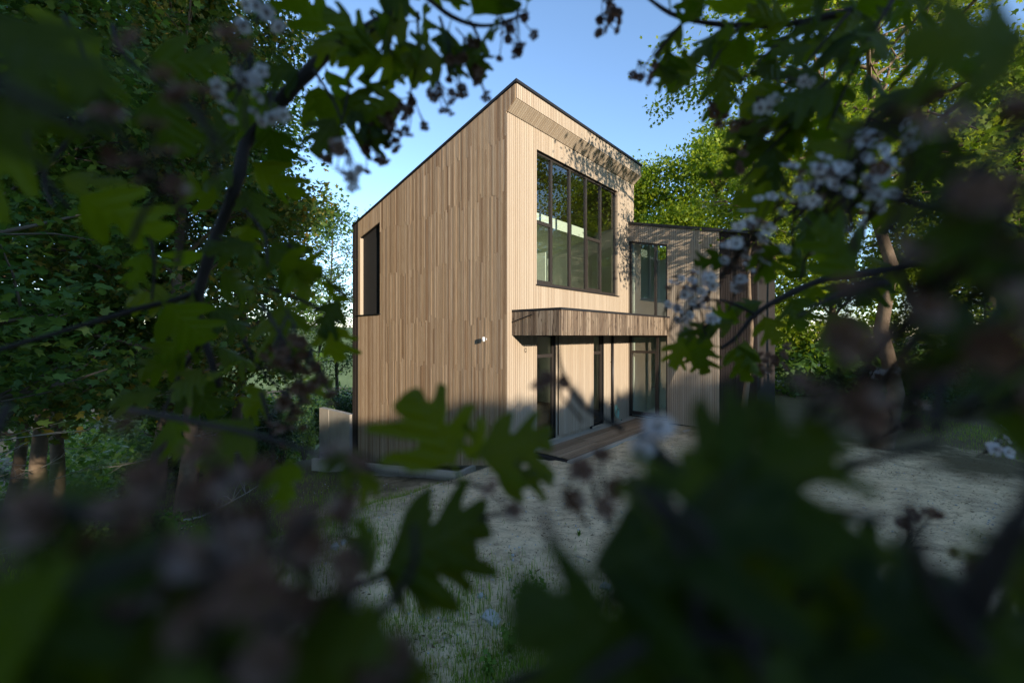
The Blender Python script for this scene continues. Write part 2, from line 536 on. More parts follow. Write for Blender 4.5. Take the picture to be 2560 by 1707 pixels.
def spans(u0, u1, bot, top, openings):
    """vertical spans of a strip u0..u1 with the openings (ua, ub, zlo(u), zhi(u)) cut out"""
    mid = 0.5 * (u0 + u1)
    segs = [(bot, top)]
    for ua, ub, lo, hi in openings:
        if ua < mid < ub:
            out = []
            for s0, s1 in segs:
                a, b, c, d = s0(mid), s1(mid), lo(mid), hi(mid)
                if c >= b or d <= a:
                    out.append((s0, s1)); continue
                if c > a + 0.02: out.append((s0, lo))
                if d < b - 0.02: out.append((hi, s1))
            segs = out
    return segs
K = lambda v: (lambda u: v)

def clad(name, mat, plane, off, ua, ub, w, bot, top, openings, seams=None, gap=0.012, seed=0, jit=0.004, edges=()):
    r = random.Random(seed)
    cuts = sorted(set([ua, ub] + [e for e in edges if ua < e < ub]))
    for c0, c1 in zip(cuts[:-1], cuts[1:]):
        nb = max(1, round((c1 - c0) / w))
        ww = (c1 - c0) / nb
        for i in range(nb):
            u0 = c0 + i * ww + gap / 2; u1 = c0 + (i + 1) * ww - gap / 2
            for s0, s1 in spans(u0, u1, bot, top, openings):
                zz = []
                if seams:
                    zz = [z + r.gauss(0, 0.07) for z in seams if r.random() < 0.62]
                    zz = [z for z in zz if s0((u0 + u1) / 2) + 0.15 < z < s1((u0 + u1) / 2) - 0.15]
                fs = [s0] + [K(z) for z in zz] + [s1]
                for k in range(len(fs) - 1):
                    g0 = 0.0015 if k else 0.0
                    th = TH_B + r.uniform(0, jit)
                    pts = hexa_plane(plane, off, th, u0, u1, fs[k](u0) + g0, fs[k](u1) + g0, fs[k + 1](u0) - 0.0015, fs[k + 1](u1) - 0.0015)
                    BOARDS.append((name, mat, pts, (fs[k + 1](u0) - fs[k](u0)) * (1.15 if plane == 'front' else 1.0)))

def backing(name, mat, plane, off, thick, ua, ub, bot, top, openings, parent=None):
    cuts = sorted(set([ua, ub] + [e for o in openings for e in o[:2] if ua < e < ub]))
    mb = MB()
    for c0, c1 in zip(cuts[:-1], cuts[1:]):
        for s0, s1 in spans(c0, c1, bot, top, openings):
            mb.hexa(hexa_plane(plane, off, thick, c0, c1, s0(c0), s0(c1), s1(c0), s1(c1)))
    return mb.build(name, mat, parent or H)

# openings ---------------------------------------------------------
front_op = [(1.123, 5.515, K(4.15), K(7.70)),                 # big upper window
            (1.13, 1.98, K(-0.05), K(2.86)), (3.87, 4.60, K(-0.05), K(2.86))]   # ground-floor glazing
side_op = [(5.856, 7.19, K(3.535), lambda m: 6.63 - 0.245 * (m - 5.856))]
wing_op = [(-1.41, -0.05, K(2.95), lambda m: 6.15 + 0.235 * m), (-1.41, -0.05, K(-0.05), K(2.80))]

# board cladding ---------------------------------------------------
fz = lambda u: soff(0.0) - 0.01
clad('cladding_board', M['cedar'], 'front', 0.0, 0.0, LT, 0.070, K(-0.20), fz, front_op, seed=1, jit=0.002,
     edges=(1.123, 1.13, 1.98, 3.87, 4.60, 5.515))
clad('cladding_board', M['cedar_side'], 'side', 0.0, 0.0, 5.85, 0.070, zside, lambda m: ztop(m) - 0.06, [], seams=[0.55, 1.95, 3.2, 4.75, 6.3, 7.6], seed=2, jit=0.008, gap=0.008)
clad('cladding_board', M['cedar_side'], 'side', 0.0, 5.86, 7.34, 0.062, zside, lambda m: ztop(m) - 0.06, side_op, seed=3, jit=0.003, edges=(7.19,))
clad('charred_board', M['char'], 'side', 0.0, 7.35, MT, 0.085, lambda m: zside(m), lambda m: ztop(m) - 0.06, [], seed=4, jit=0.012)
clad('fascia_board', M['cedar_side'], 'side', 0.0, -0.285, -0.003, 0.070, soff, lambda m: ztop(m) - 0.06, [], seed=5, jit=0.002)
clad('fascia_board', M['cedar'], 'front', -0.285, 0.0, LT, 0.070, K(8.475), K(ztop(-0.29) - 0.05), [], seed=6, jit=0.002)
clad('wing_board', M['cedar'], 'side', LW, -3.03, -0.03, 0.070, K(-0.1), lambda m: wtop(m) - 0.05, wing_op, seed=7, jit=0.002, edges=(-1.41, -0.05))
clad('charred_board', M['char'], 'side', LW + 0.05, -4.05, -3.04, 0.070, K(-0.1), lambda m: wtop(m) - 0.05, [], seed=8, jit=0.004)
# sloped soffit boards
for i in range(96):
    u0 = i * LT / 96 + 0.006; u1 = (i + 1) * LT / 96 - 0.006
    a = (-0.285, soff(-0.285) - 0.012); b = (-0.024, soff(-0.024) - 0.012)
    BOARDS.append(('soffit_board', M['cedar'], [(u0, a[0], a[1]), (u1, a[0], a[1]), (u1, b[0], b[1]), (u0, b[0], b[1]),
                                              (u0, a[0], a[1] + .02), (u1, a[0], a[1] + .02), (u1, b[0], b[1] + .02), (u0, b[0], b[1] + .02)], 0.3))
# canopy boards
CL0, CM, CZ0, CZ1 = 0.175, -1.46, 2.80, 3.37
clad('canopy_board', M['weathered'], 'front', CM, CL0, LW - 0.02, 0.082, K(CZ0), K(CZ1), [], seed=9, gap=0.011, jit=0.008)
clad('canopy_board', M['weathered'], 'side', CL0, CM, -0.026, 0.082, K(CZ0), K(CZ1), [], seed=10, gap=0.011, jit=0.008)

byname = {}
for bd in BOARDS:
    byname.setdefault(bd[0], []).append(bd)
for nm, lst in byname.items():
    lst.sort(key=lambda b: -b[3])
    for b in lst[:300]:
        new_mesh(nm, b[2], BOXF, b[1], H)
    if len(lst) > 300:
        for mt in {b[1].name: b[1] for b in lst[300:]}.values():
            mb = MB()
            for b in lst[300:]:
                if b[1] is mt: mb.hexa(b[2])
            o = mb.build('short_cladding_boards', mt, H)
            o['kind'] = 'stuff'

# structure behind the boards -------------------------------------
backing('wall', M['membrane'], 'front', 0.16, 0.15, 0.012, LT, K(-0.3), K(8.23), front_op)
backing('wall', M['membrane'], 'side', 0.16, 0.15, 0.16, MT, lambda m: zside(m) + 0.02, lambda m: ztop(m) - 0.08, side_op)
backing('wall', M['membrane'], 'side', LW + 0.20, 0.15, -4.05, -0.002, K(-0.3), lambda m: wtop(m) - 0.07, wing_op)
mb = MB()
mb.box(LT - 0.2, LT, 0.16, MT, -0.4, 6.5)
mb.hexa([(LT - 0.2, 0.16, 6.5), (LT, 0.16, 6.5), (LT, MT, 6.5), (LT - 0.2, MT, 6.5),
         (LT - 0.2, 0.16, ztop(0.16) - 0.1), (LT, 0.16, ztop(0.16) - 0.1), (LT, MT, ztop(MT) - 0.1), (LT - 0.2, MT, ztop(MT) - 0.1)])
mb.box(0.16, LT - 0.2, MT - 0.2, MT, -2.2, ztop(MT) - 0.1)
mb.build('back_wall', M['cedar'], H)
mb = MB()
mb.box(LW + 0.2, 8.8, -4.05, -3.9, -0.3, 5.7)
mb.box(8.65, 8.8, -3.9, 0.0, -0.3, 5.6)
mb.build('wing_end_wall', M['char'], H)
MB().box(0.25, LT, 0.3, MT, -2.6, -0.42).build('foundation', M['concrete'], H)
# fascia block and soffit core
MB().hexa([(0.006, -0.28, 8.50), (LT - 0.006, -0.28, 8.50), (LT - 0.006, -0.002, 8.27), (0.006, -0.002, 8.27),
           (0.006, -0.28, ztop(-0.28) - 0.09), (LT - 0.006, -0.28, ztop(-0.28) - 0.09), (LT - 0.006, -0.002, ztop(0) - 0.09), (0.006, -0.002, ztop(0) - 0.09)]).build('overhang_core', M['membrane'], H)
# boards close the right-hand end of the overhang
for i in range(4):
    m0, m1 = -0.285 + i * 0.071 + 0.003, -0.285 + (i + 1) * 0.071 - 0.003
    new_mesh('end_board', hexa_plane('side', LT + 0.02, 0.018, m0, m1, soff(m0), soff(m1), ztop(m0) - 0.06, ztop(m1) - 0.06), BOXF, M['cedar'], H)
# roofs
r0, r1 = -0.335, MT + 0.03
roof = MB().hexa([(-0.045, r0, ztop(r0) - 0.035), (LT + 0.04, r0, ztop(r0) - 0.035), (LT + 0.04, r1, ztop(r1) - 0.035), (-0.045, r1, ztop(r1) - 0.035),
           (-0.045, r0, ztop(r0) + 0.03), (LT + 0.04, r0, ztop(r0) + 0.03), (LT + 0.04, r1, ztop(r1) + 0.03), (-0.045, r1, ztop(r1) + 0.03)]).build('roof', M['metal'], H)
w0, w1 = -4.12, -0.026
MB().hexa([(LW - 0.06, w0, wtop(w0) - 0.04), (8.9, w0, wtop(w0) - 0.04), (8.9, w1, wtop(w1) - 0.04), (LW - 0.06, w1, wtop(w1) - 0.04),
           (LW - 0.06, w0, wtop(w0) + 0.05), (8.9, w0, wtop(w0) + 0.05), (8.9, w1, wtop(w1) + 0.05), (LW - 0.06, w1, wtop(w1) + 0.05)]).build('wing_roof', M['metal'], H)
# inside: floors, walls, ceiling
MB().box(0.17, LT - 0.21, 0.17, MT - 0.21, 2.86, 3.10).build('floor_slab', M['plaster'], H)
MB().box(0.17, LT - 0.21, 0.17, MT - 0.21, -0.41, 0.0).build('ground_floor', M['intfloor'], H)
MB().box(0.18, LT - 0.22, 0.4, MT - 0.22, 3.102, 3.12).build('upper_floor', M['intfloor'], H)
c0, c1 = 0.17, MT - 0.21
MB().hexa([(0.17, c0, ztop(c0) - 0.40), (LT - 0.21, c0, ztop(c0) - 0.40), (LT - 0.21, c1, ztop(c1) - 0.40), (0.17, c1, ztop(c1) - 0.40),
           (0.17, c0, ztop(c0) - 0.32), (LT - 0.21, c0, ztop(c0) - 0.32), (LT - 0.21, c1, ztop(c1) - 0.32), (0.17, c1, ztop(c1) - 0.32)]).build('ceiling', M['ceiling'], H)
mb = MB()
mb.box(0.17, 0.27, 0.17, 5.7, 3.12, 6.7)
mb.box(LT - 0.30, LT - 0.205, 0.17, 6.0, 3.12, 6.7)
mb.box(0.27, LT - 0.3, 1.5, 1.6, 6.40, 6.74)
mb.box(0.27, LT - 0.3, 1.6, MT - 0.33, 6.42, 6.50)
mb.box(0.27, 1.6, 4.6, 4.7, 3.12, 6.42)
mb.box(2.6, LT - 0.3, 4.6, 4.7, 3.12, 6.42)
mb.box(0.27, LT - 0.3, MT - 0.32, MT - 0.205, 3.12, 6.3)
mb.box(4.1, 4.2, 2.0, 5.0, 3.12, 5.7)
mb.box(0.17, 0.27, 0.17, MT - 0.21, 0.0, 2.86)
mb.box(LT - 0.30, LT - 0.205, 0.17, MT - 0.21, 0.0, 2.86)
mb.box(0.27, 3.0, 3.4, 3.5, 0.0, 2.86)
mb.box(3.4, LT - 0.3, 4.2, 4.3, 0.0, 2.86)
mb.build('interior_wall', M['plaster'], H)
mb = MB()
mb.box(LW + 0.21, 8.6, -3.88, -0.01, 2.84, 3.05)
mb.box(LW + 0.21, 8.6, -3.88, -0.01, -0.3, 0.0)
mb.box(8.35, 8.42, -3.88, -0.01, 0.0, 2.84)
mb.box(8.25, 8.33, -3.88, -0.01, 3.05, 5.7)
mb.box(LW + 0.21, 8.35, -1.75, -1.66, 0.0, 2.84)
mb.box(LW + 0.21, 8.6, -0.12, -0.01, 3.05, 6.4)
mb.box(LW + 0.21, 8.6, -0.12, -0.01, 0.0, 2.84)
mb.box(LW + 0.21, 8.6, -3.88, -1.8, 5.55, 5.6)
mb.build('wing_interior', M['plaster'], H)
# loggia in the side wall: a dark recess with a cedar jamb and metal sill
mb = MB()
mb.box(0.10, 0.15, 5.70, 7.34, 3.45, 6.75)
mb.build('loggia_panel', M['membrane'], H)
MB().hexa(hexa_plane('side', 0.098, 0.115, 7.186, 7.2, 3.54, 3.54, 6.28, 6.27)).build('loggia_jamb', M['cedar'], H)
MB().hexa([(-0.07, 5.80, 3.50), (-0.07, 7.42, 3.50), (0.099, 7.42, 3.51), (0.099, 5.80, 3.51),
           (-0.07, 5.80, 3.53), (-0.07, 7.42, 3.53), (0.099, 7.42, 3.54), (0.099, 5.80, 3.54)]).build('window_sill', M['metal'], H)
# corner trim at the tall corner
MB().box(-0.024, -0.001, -0.024, -0.001, -0.28, 8.20).build('corner_batten', M['cedar'], H)

def window(plane, off, u0, u1, z0, z1, mull, trans, fw=0.055, name='window'):
    """frame mesh with panes as children; z1 is a function; trans = [(ua, ub, z)]"""
    mb = MB()
    d = 0.07
    def bar(a, b, za0, za1, zb0, zb1):
        mb.hexa(hexa_plane(plane, off, d, a, b, za0, za1, zb0, zb1))
    bar(u0, u1, z0, z0, z0 + fw * 1.3, z0 + fw * 1.3)
    bar(u0, u1, z1(u0) - fw, z1(u1) - fw, z1(u0), z1(u1))
    us = [u0] + list(mull) + [u1]
    for i, u in enumerate(us):
        a = u0 if i == 0 else u - fw * 0.75
        b = u1 if i == len(us) - 1 else u + fw * 0.75
        if i == 0: b = u0 + fw
        if i == len(us) - 1: a = u1 - fw
        lo = z0 + fw * 1.3 + 0.002
        mb.hexa(hexa_plane(plane, off - 0.003, d, a, b, lo, lo, z1(a) - fw - 0.002, z1(b) - fw - 0.002))
    for ua, ub, z in trans:
        bar(ua, ub, z - 0.045, z - 0.045, z + 0.045, z + 0.045)
        # opening sash below the transom
        for s in ((ua + 0.02, ua + 0.075), (ub - 0.075, ub - 0.02)):
            mb.hexa(hexa_plane(plane, off - 0.012, d, s[0], s[1], z0 + fw * 1.3 + .06, z0 + fw * 1.3 + .06, z - 0.05, z - 0.05))
        bar(ua + .02, ub - .02, z0 + fw * 1.3 + 0.003, z0 + fw * 1.3 + 0.003, z0 + fw * 1.3 + 0.058, z0 + fw * 1.3 + 0.058)
    w = mb.build(name, M['frame'], H)
    for a, b in zip(us[:-1], us[1:]):
        zs = [t[2] for t in trans if t[0] <= (a + b) / 2 <= t[1]]
        cuts = [K(z0 + 0.01)] + [K(z) for z in zs] + [lambda u: z1(u) - 0.01]
        for s0, s1 in zip(cuts[:-1], cuts[1:]):
            hx = hexa_plane(plane, off - 0.03, 0.0, a + 0.012, b - 0.012, s0(a) + 0.004, s0(b) + 0.004, s1(a) - 0.004, s1(b) - 0.004)
            new_mesh('pane', [hx[0], hx[1], hx[5], hx[4]], [(0, 1, 2, 3)], M['glass'], w)
    return w

mu = [1.874, 2.774, 3.658, 4.532]
window('front', 0.13, 1.126, 5.512, 4.152, K(7.698), mu, [(1.126, 1.874, 5.83), (3.658, 4.532, 5.83)])
MB().hexa([(1.08, -0.075, 4.115), (5.56, -0.075, 4.115), (5.56, 0.06, 4.125), (1.08, 0.06, 4.125),
           (1.08, -0.075, 4.14), (5.56, -0.075, 4.14), (5.56, 0.06, 4.15), (1.08, 0.06, 4.15)]).build('window_sill', M['metal'], H)
# cedar reveal at the far side of the big window
MB().box(5.513, 5.53, 0.0, 0.12, 4.155, 7.695).build('window_reveal', M['cedar'], H)
window('front', 0.14, 1.133, 1.977, 0.0, K(2.82), [], [(1.133, 1.977, 2.24)])
window('front', 0.14, 3.873, 4.597, 0.0, K(2.82), [], [(3.873, 4.597, 2.24)])
window('side', LW + 0.11, -1.407, -0.053, 2.955, lambda m: 6.148 + 0.235 * m, [-0.98], [])
gd = window('side', LW + 0.11, -1.407, -0.053, 0.0, K(2.795), [-1.05], [(-1.05, -0.053, 2.22)], name='glazed_door')
MB().tube([(LW + 0.03, -0.985, 1.05), (LW - 0.025, -0.985, 1.05), (LW - 0.025, -0.86, 1.05)], 0.011, 8).build('door_handle', M['metal'], gd, True)
# sliding shutter panel between the two ground-floor windows
sh = MB().box(2.03, 3.86, -0.066, -0.05, 0.02, 2.78).build('sliding_shutter', M['membrane'], H)
for i in range(26):
    u0 = 2.03 + i * 1.83 / 26 + 0.006; u1 = 2.03 + (i + 1) * 1.83 / 26 - 0.006
    new_mesh('shutter_board', hexa_plane('front', -0.0665, 0.02, u0, u1, 0.0, 0.0, 2.78, 2.78), BOXF, M['cedar'], sh)
MB().box(3.72, 3.76, -0.1, -0.03, -0.08, 0.012).build('shutter_bolt', M['metal'], sh)
# canopy
can = MB().box(CL0 - 0.035, LW - 0.015, CM - 0.045, -0.027, CZ1 + 0.002, CZ1 + 0.055).build('canopy_cap', M['metal'], H)
MB().box(CL0 + 0.002, LW - 0.03, CM + 0.002, -0.027, CZ0 + 0.03, CZ1 - 0.002).build('canopy_core', M['membrane'], H)
MB().tube([(CL0 - 0.05, -0.08, 3.13), (CL0 - 0.05, -0.68, 3.29)], 0.016, 6).build('canopy_stay', M['metal'], H)
# downpipe with brackets
dp = MB().tube([(5.07, -0.075, -0.1), (5.07, -0.075, 2.80)], 0.04, 12).build('downpipe', M['metal'], H, True)
for z in (0.5, 1.9):
    MB().box(5.02, 5.12, -0.08, -0.023, z, z + 0.03).build('pipe_bracket', M['metal'], dp)
# wire loop on the front wall
lp = [(0.646 + 0.03 * math.cos(a), -0.035, 2.42 + 0.055 * math.sin(a)) for a in np.linspace(0.3, 6.2, 18)]
MB().tube(lp, 0.005, 5).build('wire_loop', M['metal'], H)

def place(o, l, m, z, rz=0):
    x, y = from_lm(l, m)
    o.location = (x, y, z); o.rotation_euler = (0, 0, TH + rz)
    return o

# wall lamp: short cylinder on a stem
lamp = empty('wall_lamp'); place(lamp, 0, 0.712, 2.70)
MB().tube([(-0.026, 0, 0), (-0.034, 0, 0)], 0.03, 14).build('wall_plate', M['white'], lamp)
MB().tube([(-0.034, 0, 0), (-0.10, 0, 0)], 0.014, 10).build('stem', M['metal'], lamp, True)
MB().tube([(-0.115, 0, -0.055), (-0.115, 0, 0.055)], 0.034, 16).build('lamp_head', M['white'], lamp, True)
tag(lamp, 'small white cylindrical lamp fixed to the shaded side wall near the corner', 'lamp')

# garden hose hung at the downpipe
hose = empty('garden_hose'); place(hose, 5.20, -0.12, -0.05)
for k in range(4):
    pts = [((0.09 + 0.012 * k) * math.sin(a), -0.015 * k - 0.01, 0.36 + 0.17 * math.cos(a) - 0.03 * k) for a in np.linspace(0, 2 * math.pi, 22)]
    MB().tube(pts, 0.013, 6, False).build('coil', M['hose'], hose, True)
MB().tube([(0.06, -0.03, 0.2), (0.1, -0.06, 0.08), (0.16, -0.1, 0.02)], 0.013, 6).build('hose_end', M['hose'], hose, True)
MB().tube([(0.16, -0.1, 0.02), (0.2, -0.12, 0.015)], 0.02, 8).build('nozzle', M['metal'], hose, True)
tag(hose, 'pale green garden hose coiled low beside the dark downpipe', 'hose')

# deck along the front wall
deck = empty('timber_deck'); place(deck, 0, 0, 0)
rr = random.Random(5)
for k in range(8):
    m0 = -1.34 + k * 0.131; m1 = m0 + 0.115
    cutl = sorted([0.72, 2.46 + (0.0), 4.35, 6.29])
    for a, b in zip(cutl[:-1], cutl[1:]):
        zt = -0.10 + rr.uniform(-0.004, 0.004)
        MB().box(a + 0.005, b - 0.005, m0, m1, zt - 0.03, zt).build('plank', M['deckwood'], deck)
MB().box(0.6, 6.3, -0.285, -0.03, -0.5, -0.105).build('concrete_strip', M['concrete'], deck)
MB().box(0.6, 6.3, -1.47, -1.352, -0.6, -0.115).build('concrete_edging', M['concrete'], deck)
MB().box(0.62, 6.28, -1.35, -0.288, -0.5, -0.15).build('deck_bed', M['membrane'], deck)
MB().box(5.2, 6.28, -2.3, -1.472, -0.5, -0.14).build('door_slab', M['concrete'], deck)
tag(deck, 'low timber deck with concrete edging along the foot of the sunlit front', 'deck')

# concrete walls
def panel_wall(name, pts, tops, depth, th, npan, label, cat):
    (l0, m0), (l1, m1) = pts
    w = empty(name); place(w, l0, m0, 0)
    L = math.hypot(l1 - l0, m1 - m0)
    w.rotation_euler = (0, 0, TH + math.atan2(m1 - m0, l1 - l0))
    for i in range(npan):
        a = L * i / npan + 0.012; b = L * (i + 1) / npan - 0.012
        za = tops[0] + (tops[1] - tops[0]) * a / L; zb = tops[0] + (tops[1] - tops[0]) * b / L
        j = rng.uniform(-0.012, 0.012)
        MB().hexa([(a, j - th / 2, za - depth), (b, j - th / 2, zb - depth), (b, j + th / 2, zb - depth), (a, j + th / 2, za - depth),
                   (a, j - th / 2, za), (b, j - th / 2, zb), (b, j + th / 2, zb), (a, j + th / 2, za)]).build('panel', M['concrete'], w)
    tag(w, label, cat)
    return w
panel_wall('concrete_kerb_wall', ((-0.72, 1.02), (-1.62, 7.3)), (-0.58, -1.28), 0.9, 0.11, 6,
           'long low kerb wall of grey concrete slabs in front of the side wall', 'wall')
panel_wall('concrete_return_wall', ((-0.66, 1.00), (-0.02, 1.16)), (-0.585, -0.60), 0.8, 0.11, 1,
           'short concrete return closing the kerb wall to the house corner', 'wall')
panel_wall('retaining_wall', ((0.0, MT + 0.05), (0.0, 10.4)), (-0.12, -0.15), 2.2, 0.2, 3,
           'tall grey concrete retaining wall beyond the charred house corner', 'wall')

# ------------------------------------------------------------------ trees
def star_leaf(lobes=5, notch=0.42, k=0.9):
    """palmate leaf, petiole at the origin, blade centred at y=.5"""
    pts = [(0, 0.0, 0.0)]
    angs = np.radians([-130, -95, -62, -32, 0, 32, 62, 95, 130]) if lobes == 5 else np.radians([-110, -60, 0, 60, 110])
    rad = [0.34, 0.22, 0.50, 0.26, 0.60, 0.26, 0.50, 0.22, 0.34] if lobes == 5 else [0.35, 0.42, 0.6, 0.42, 0.35]
    V = [(0, 0.42, 0.03)]
    for a, r in zip(angs, rad):
        V.append((r * math.sin(a), 0.42 + r * math.cos(a), -0.25 * r * r * abs(math.sin(a)) - 0.05 * r))
    F = [(0, i, i + 1) for i in range(1, len(V) - 1)]
    V.append((0, 0.02, 0)); F.append((0, len(V) - 2, len(V) - 1)); F.append((0, len(V) - 1, 1))
    return np.array(V), np.array(F)
LEAF_STAR = star_leaf(5)
LEAF_MID = (np.array([(0, 0, 0), (-0.34, 0.42, -0.06), (-0.16, 0.55, 0.0), (0, 1.0, -0.08), (0.16, 0.55, 0.0), (0.34, 0.42, -0.06)]),
            np.array([(0, 2, 1), (0, 4, 2), (2, 4, 3), (0, 5, 4)]))
LEAF_LO = (np.array([(0, 0, 0), (-0.3, 0.5, -0.04), (0, 1, -0.06), (0.3, 0.5, -0.04)]), np.array([(0, 2, 1), (0, 3, 2)]))

def skeleton(r, H, r0, z0, R, nl, lean=(0, 0), prof=None, nsub=5, rise=0.45, taper_top=0.93):
    """trunk, limbs, twigs as polylines (points, radii) and the points where leaves gather"""
    n = 9
    t = np.linspace(0, taper_top, n)
    wob = np.cumsum(r.normal(0, 0.012 * H, (n, 2)), 0); wob[0] = 0
    trunk = np.stack([lean[0] * t * H + wob[:, 0], lean[1] * t * H + wob[:, 1], t * H], 1)
    rad = r0 * (1 - 0.86 * t) ; rad[0] *= 1.35
    lines = [(trunk, rad, 9)]
    clumps = []
    prof = prof or (lambda s: math.sqrt(max(0.03, 1 - (2 * s - 0.85) ** 2 * 0.75)))
    az = r.uniform(0, 6.28)
    for i in range(nl):
        s = (i + r.uniform(0.1, 0.9)) / nl
        zt = z0 + (taper_top - 0.03 - z0) * s
        p0 = np.array([np.interp(zt, t, trunk[:, k]) for k in range(3)])
        az += 2.4 + r.normal(0, 0.3)
        L = R * prof(s) * r.uniform(0.72, 1.12)
        d = np.array([math.cos(az), math.sin(az), rise + 0.5 * s + r.normal(0, 0.12)])
        d /= np.linalg.norm(d)
        pts = [p0]
        for k in range(5):
            d = d + r.normal(0, 0.13, 3) + np.array([0, 0, 0.02 - 0.05 * k * (1 - s)])
            d /= np.linalg.norm(d)
            pts.append(pts[-1] + d * L / 5)
        pts = np.array(pts)
        rl = r0 * 0.42 * (1 - 0.6 * s)
        lines.append((pts, np.linspace(rl, rl * 0.22, 6), 6))
        clumps.append(pts[-1])
        for k in range(nsub):
            f = r.uniform(0.28, 0.98)
            ii = f * 5; i0 = min(4, int(ii))
            q0 = pts[i0] + (pts[i0 + 1] - pts[i0]) * (ii - i0)
            dd = d + r.normal(0, 0.75, 3); dd[2] = dd[2] * 0.6 + 0.1
            dd /= np.linalg.norm(dd)
            ls = L * r.uniform(0.22, 0.45) * (1.15 - 0.5 * f) + 0.25
            q1 = q0 + dd * ls * 0.55 + r.normal(0, 0.05, 3)
            q2 = q0 + dd * ls + np.array([0, 0, -0.05 * ls])
            lines.append((np.array([q0, q1, q2]), np.array([rl * 0.28, rl * 0.18, rl * 0.08]) + 0.004, 4))
            clumps += [q1, q2, q2 + r.normal(0, 0.22, 3)]
    clumps.append(trunk[-1])
    return lines, np.array(clumps)

def build_lines(lines, name, mat, parent):
    Vs, Ts, n = [], [], 0
    for p, rd, s in lines:
        V, T = tube_tris(p, rd, s)
        Vs.append(V); Ts.append(T + n); n += len(V)
    return mesh_np(name, np.concatenate(Vs), np.concatenate(Ts), mat, parent, True)

def tree(name, label, xy, H, r0, z0, R, nl, nleaf, leaf, size, lm, bm, seed, group=None, clump=0.38, lean=(0, 0), prof=None,
         nsub=5, rise=0.45, flat=0.55, dead=0, sink=0.1, cat='tree', keep=None):
    r = np.random.default_rng(seed)
    base = np.array([xy[0], xy[1], float(gz(xy[0], xy[1])) - sink])
    root = empty(name, tuple(base))
    lines, cl = skeleton(r, H, r0, z0, R, nl, lean, prof, nsub, rise)
    if dead:
        tr = lines[0][0]
        dl = []
        for k in range(dead):
            zt = r.uniform(0.06, z0 + 0.12)
            p0 = np.array([np.interp(zt * H, tr[:, 2], tr[:, j]) for j in range(3)])
            a = r.uniform(0, 6.28); L = r.uniform(0.6, 1.7)
            d = np.array([math.cos(a), math.sin(a), r.uniform(-0.1, 0.5)])
            p1 = p0 + d * L * 0.5 + r.normal(0, 0.06, 3); p2 = p0 + d * L + r.normal(0, 0.12, 3)
            dl.append((np.array([p0, p1, p2]), np.array([0.02, 0.012, 0.004]), 4))
            for j in range(3):
                q0 = p1 + (p2 - p1) * r.uniform(-0.6, 0.7)
                q1 = q0 + (d + r.normal(0, 0.7, 3)) * L * 0.28
                dl.append((np.array([q0, (q0 + q1) / 2 + r.normal(0, 0.03, 3), q1]), np.array([0.008, 0.006, 0.002]), 3))
        build_lines(dl, 'dead_twigs', M['deadwood'], root)['kind'] = 'stuff'
    build_lines(lines, 'trunk', bm, root)
    w = r.uniform(0.3, 1.6, len(cl)); w /= w.sum()
    idx = r.choice(len(cl), nleaf, p=w)
    P = cl[idx] + r.normal(0, 1, (nleaf, 3)) * np.array([clump, clump, clump * 0.62])
    if keep is not None:
        k = keep(P + base); P = P[k]
    Rm = rand_rot(len(P), r, flat)
    S = size * r.uniform(0.65, 1.25, len(P))
    V, T = scatter_geo(leaf[0], leaf[1], P, Rm, S)
    c = mesh_np('crown', V, T, lm, root)
    tag(root, label, cat, group)
    return root

# wood on the left: near maples first
GL = 'maples in the shaded wood left of the house'
tree('maple_tree', 'maple at the wood edge nearest the house with sunlit gold tinted into its leaves', (-8.0, 10.2), 14.5, 0.17, 0.16, 4.0, 26, 32000, LEAF_STAR, 0.16, M['leaf_sun_gold'], M['bark2'], 21, GL, 0.42, dead=14, flat=0.9)
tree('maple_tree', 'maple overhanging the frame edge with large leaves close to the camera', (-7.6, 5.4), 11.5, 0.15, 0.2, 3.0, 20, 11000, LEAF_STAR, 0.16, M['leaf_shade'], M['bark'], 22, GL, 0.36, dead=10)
lst = [((-10.6, 12.4), 16, 0.20, 'straight pale-barked maple with bare dead twigs, behind the wood edge'),
       ((-12.6, 11.2), 15, 0.18, 'slim maple deep in the wood, second trunk from the edge'),
       ((-11.8, 15.2), 17, 0.22, 'thick-trunked maple in the second row of the wood'),
       ((-15.5, 14.2), 16, 0.2, 'shadowed maple far back at the dark side of the wood'),
       ((-16.5, 19.5), 17, 0.22, 'tall maple at the very back of the left wood'),
       ((-20.5, 17.0), 17, 0.22, 'maple closing the far outer side of the left wood'),
       ((-9.6, 15.0), 16, 0.19, 'maple behind the sun-gilded wood-edge tree, nearest the valley gap'),
       ((-14.2, 9.6), 15, 0.18, 'maple with low branches between the outer trunks of the wood'),
       ((-12.0, 8.0), 14, 0.17, 'maple at the outer edge of the frame behind the near overhanging branches')]
for i, (p, h, rr_, lab) in enumerate(lst):
    tree('maple_tree', lab, p, h, rr_, 0.2, 3.6, 22, 15000, LEAF_MID, 0.21, M['leaf_shade'], M['bark2'] if i % 2 else M['bark'], 30 + i, GL, 0.48, dead=14)
# slender trees in the gap beside the house
tree('ash_tree', 'slender ash with airy foliage just beyond the charred house corner', (-9.3, 23.0), 14.5, 0.12, 0.3, 1.5, 18, 6500, LEAF_MID, 0.16, M['leaf_ash'], M['bark'], 41, None, 0.35)
tree('locust_tree', 'thin forked tree with flat pale green crown in the valley gap', (-13.8, 30.0), 12.0, 0.12, 0.62, 2.2, 11, 4200, LEAF_MID, 0.2, M['leaf_far'], M['bark'], 42, None, 0.4, prof=lambda s: 0.6 + 0.5 * s, rise=0.8)
tree('ash_tree', 'ash whose top just shows above the sloping roof', (-7.6, 28.0), 16.8, 0.14, 0.35, 2.0, 16, 5000, LEAF_MID, 0.18, M['leaf_ash'], M['bark'], 43, None, 0.4)
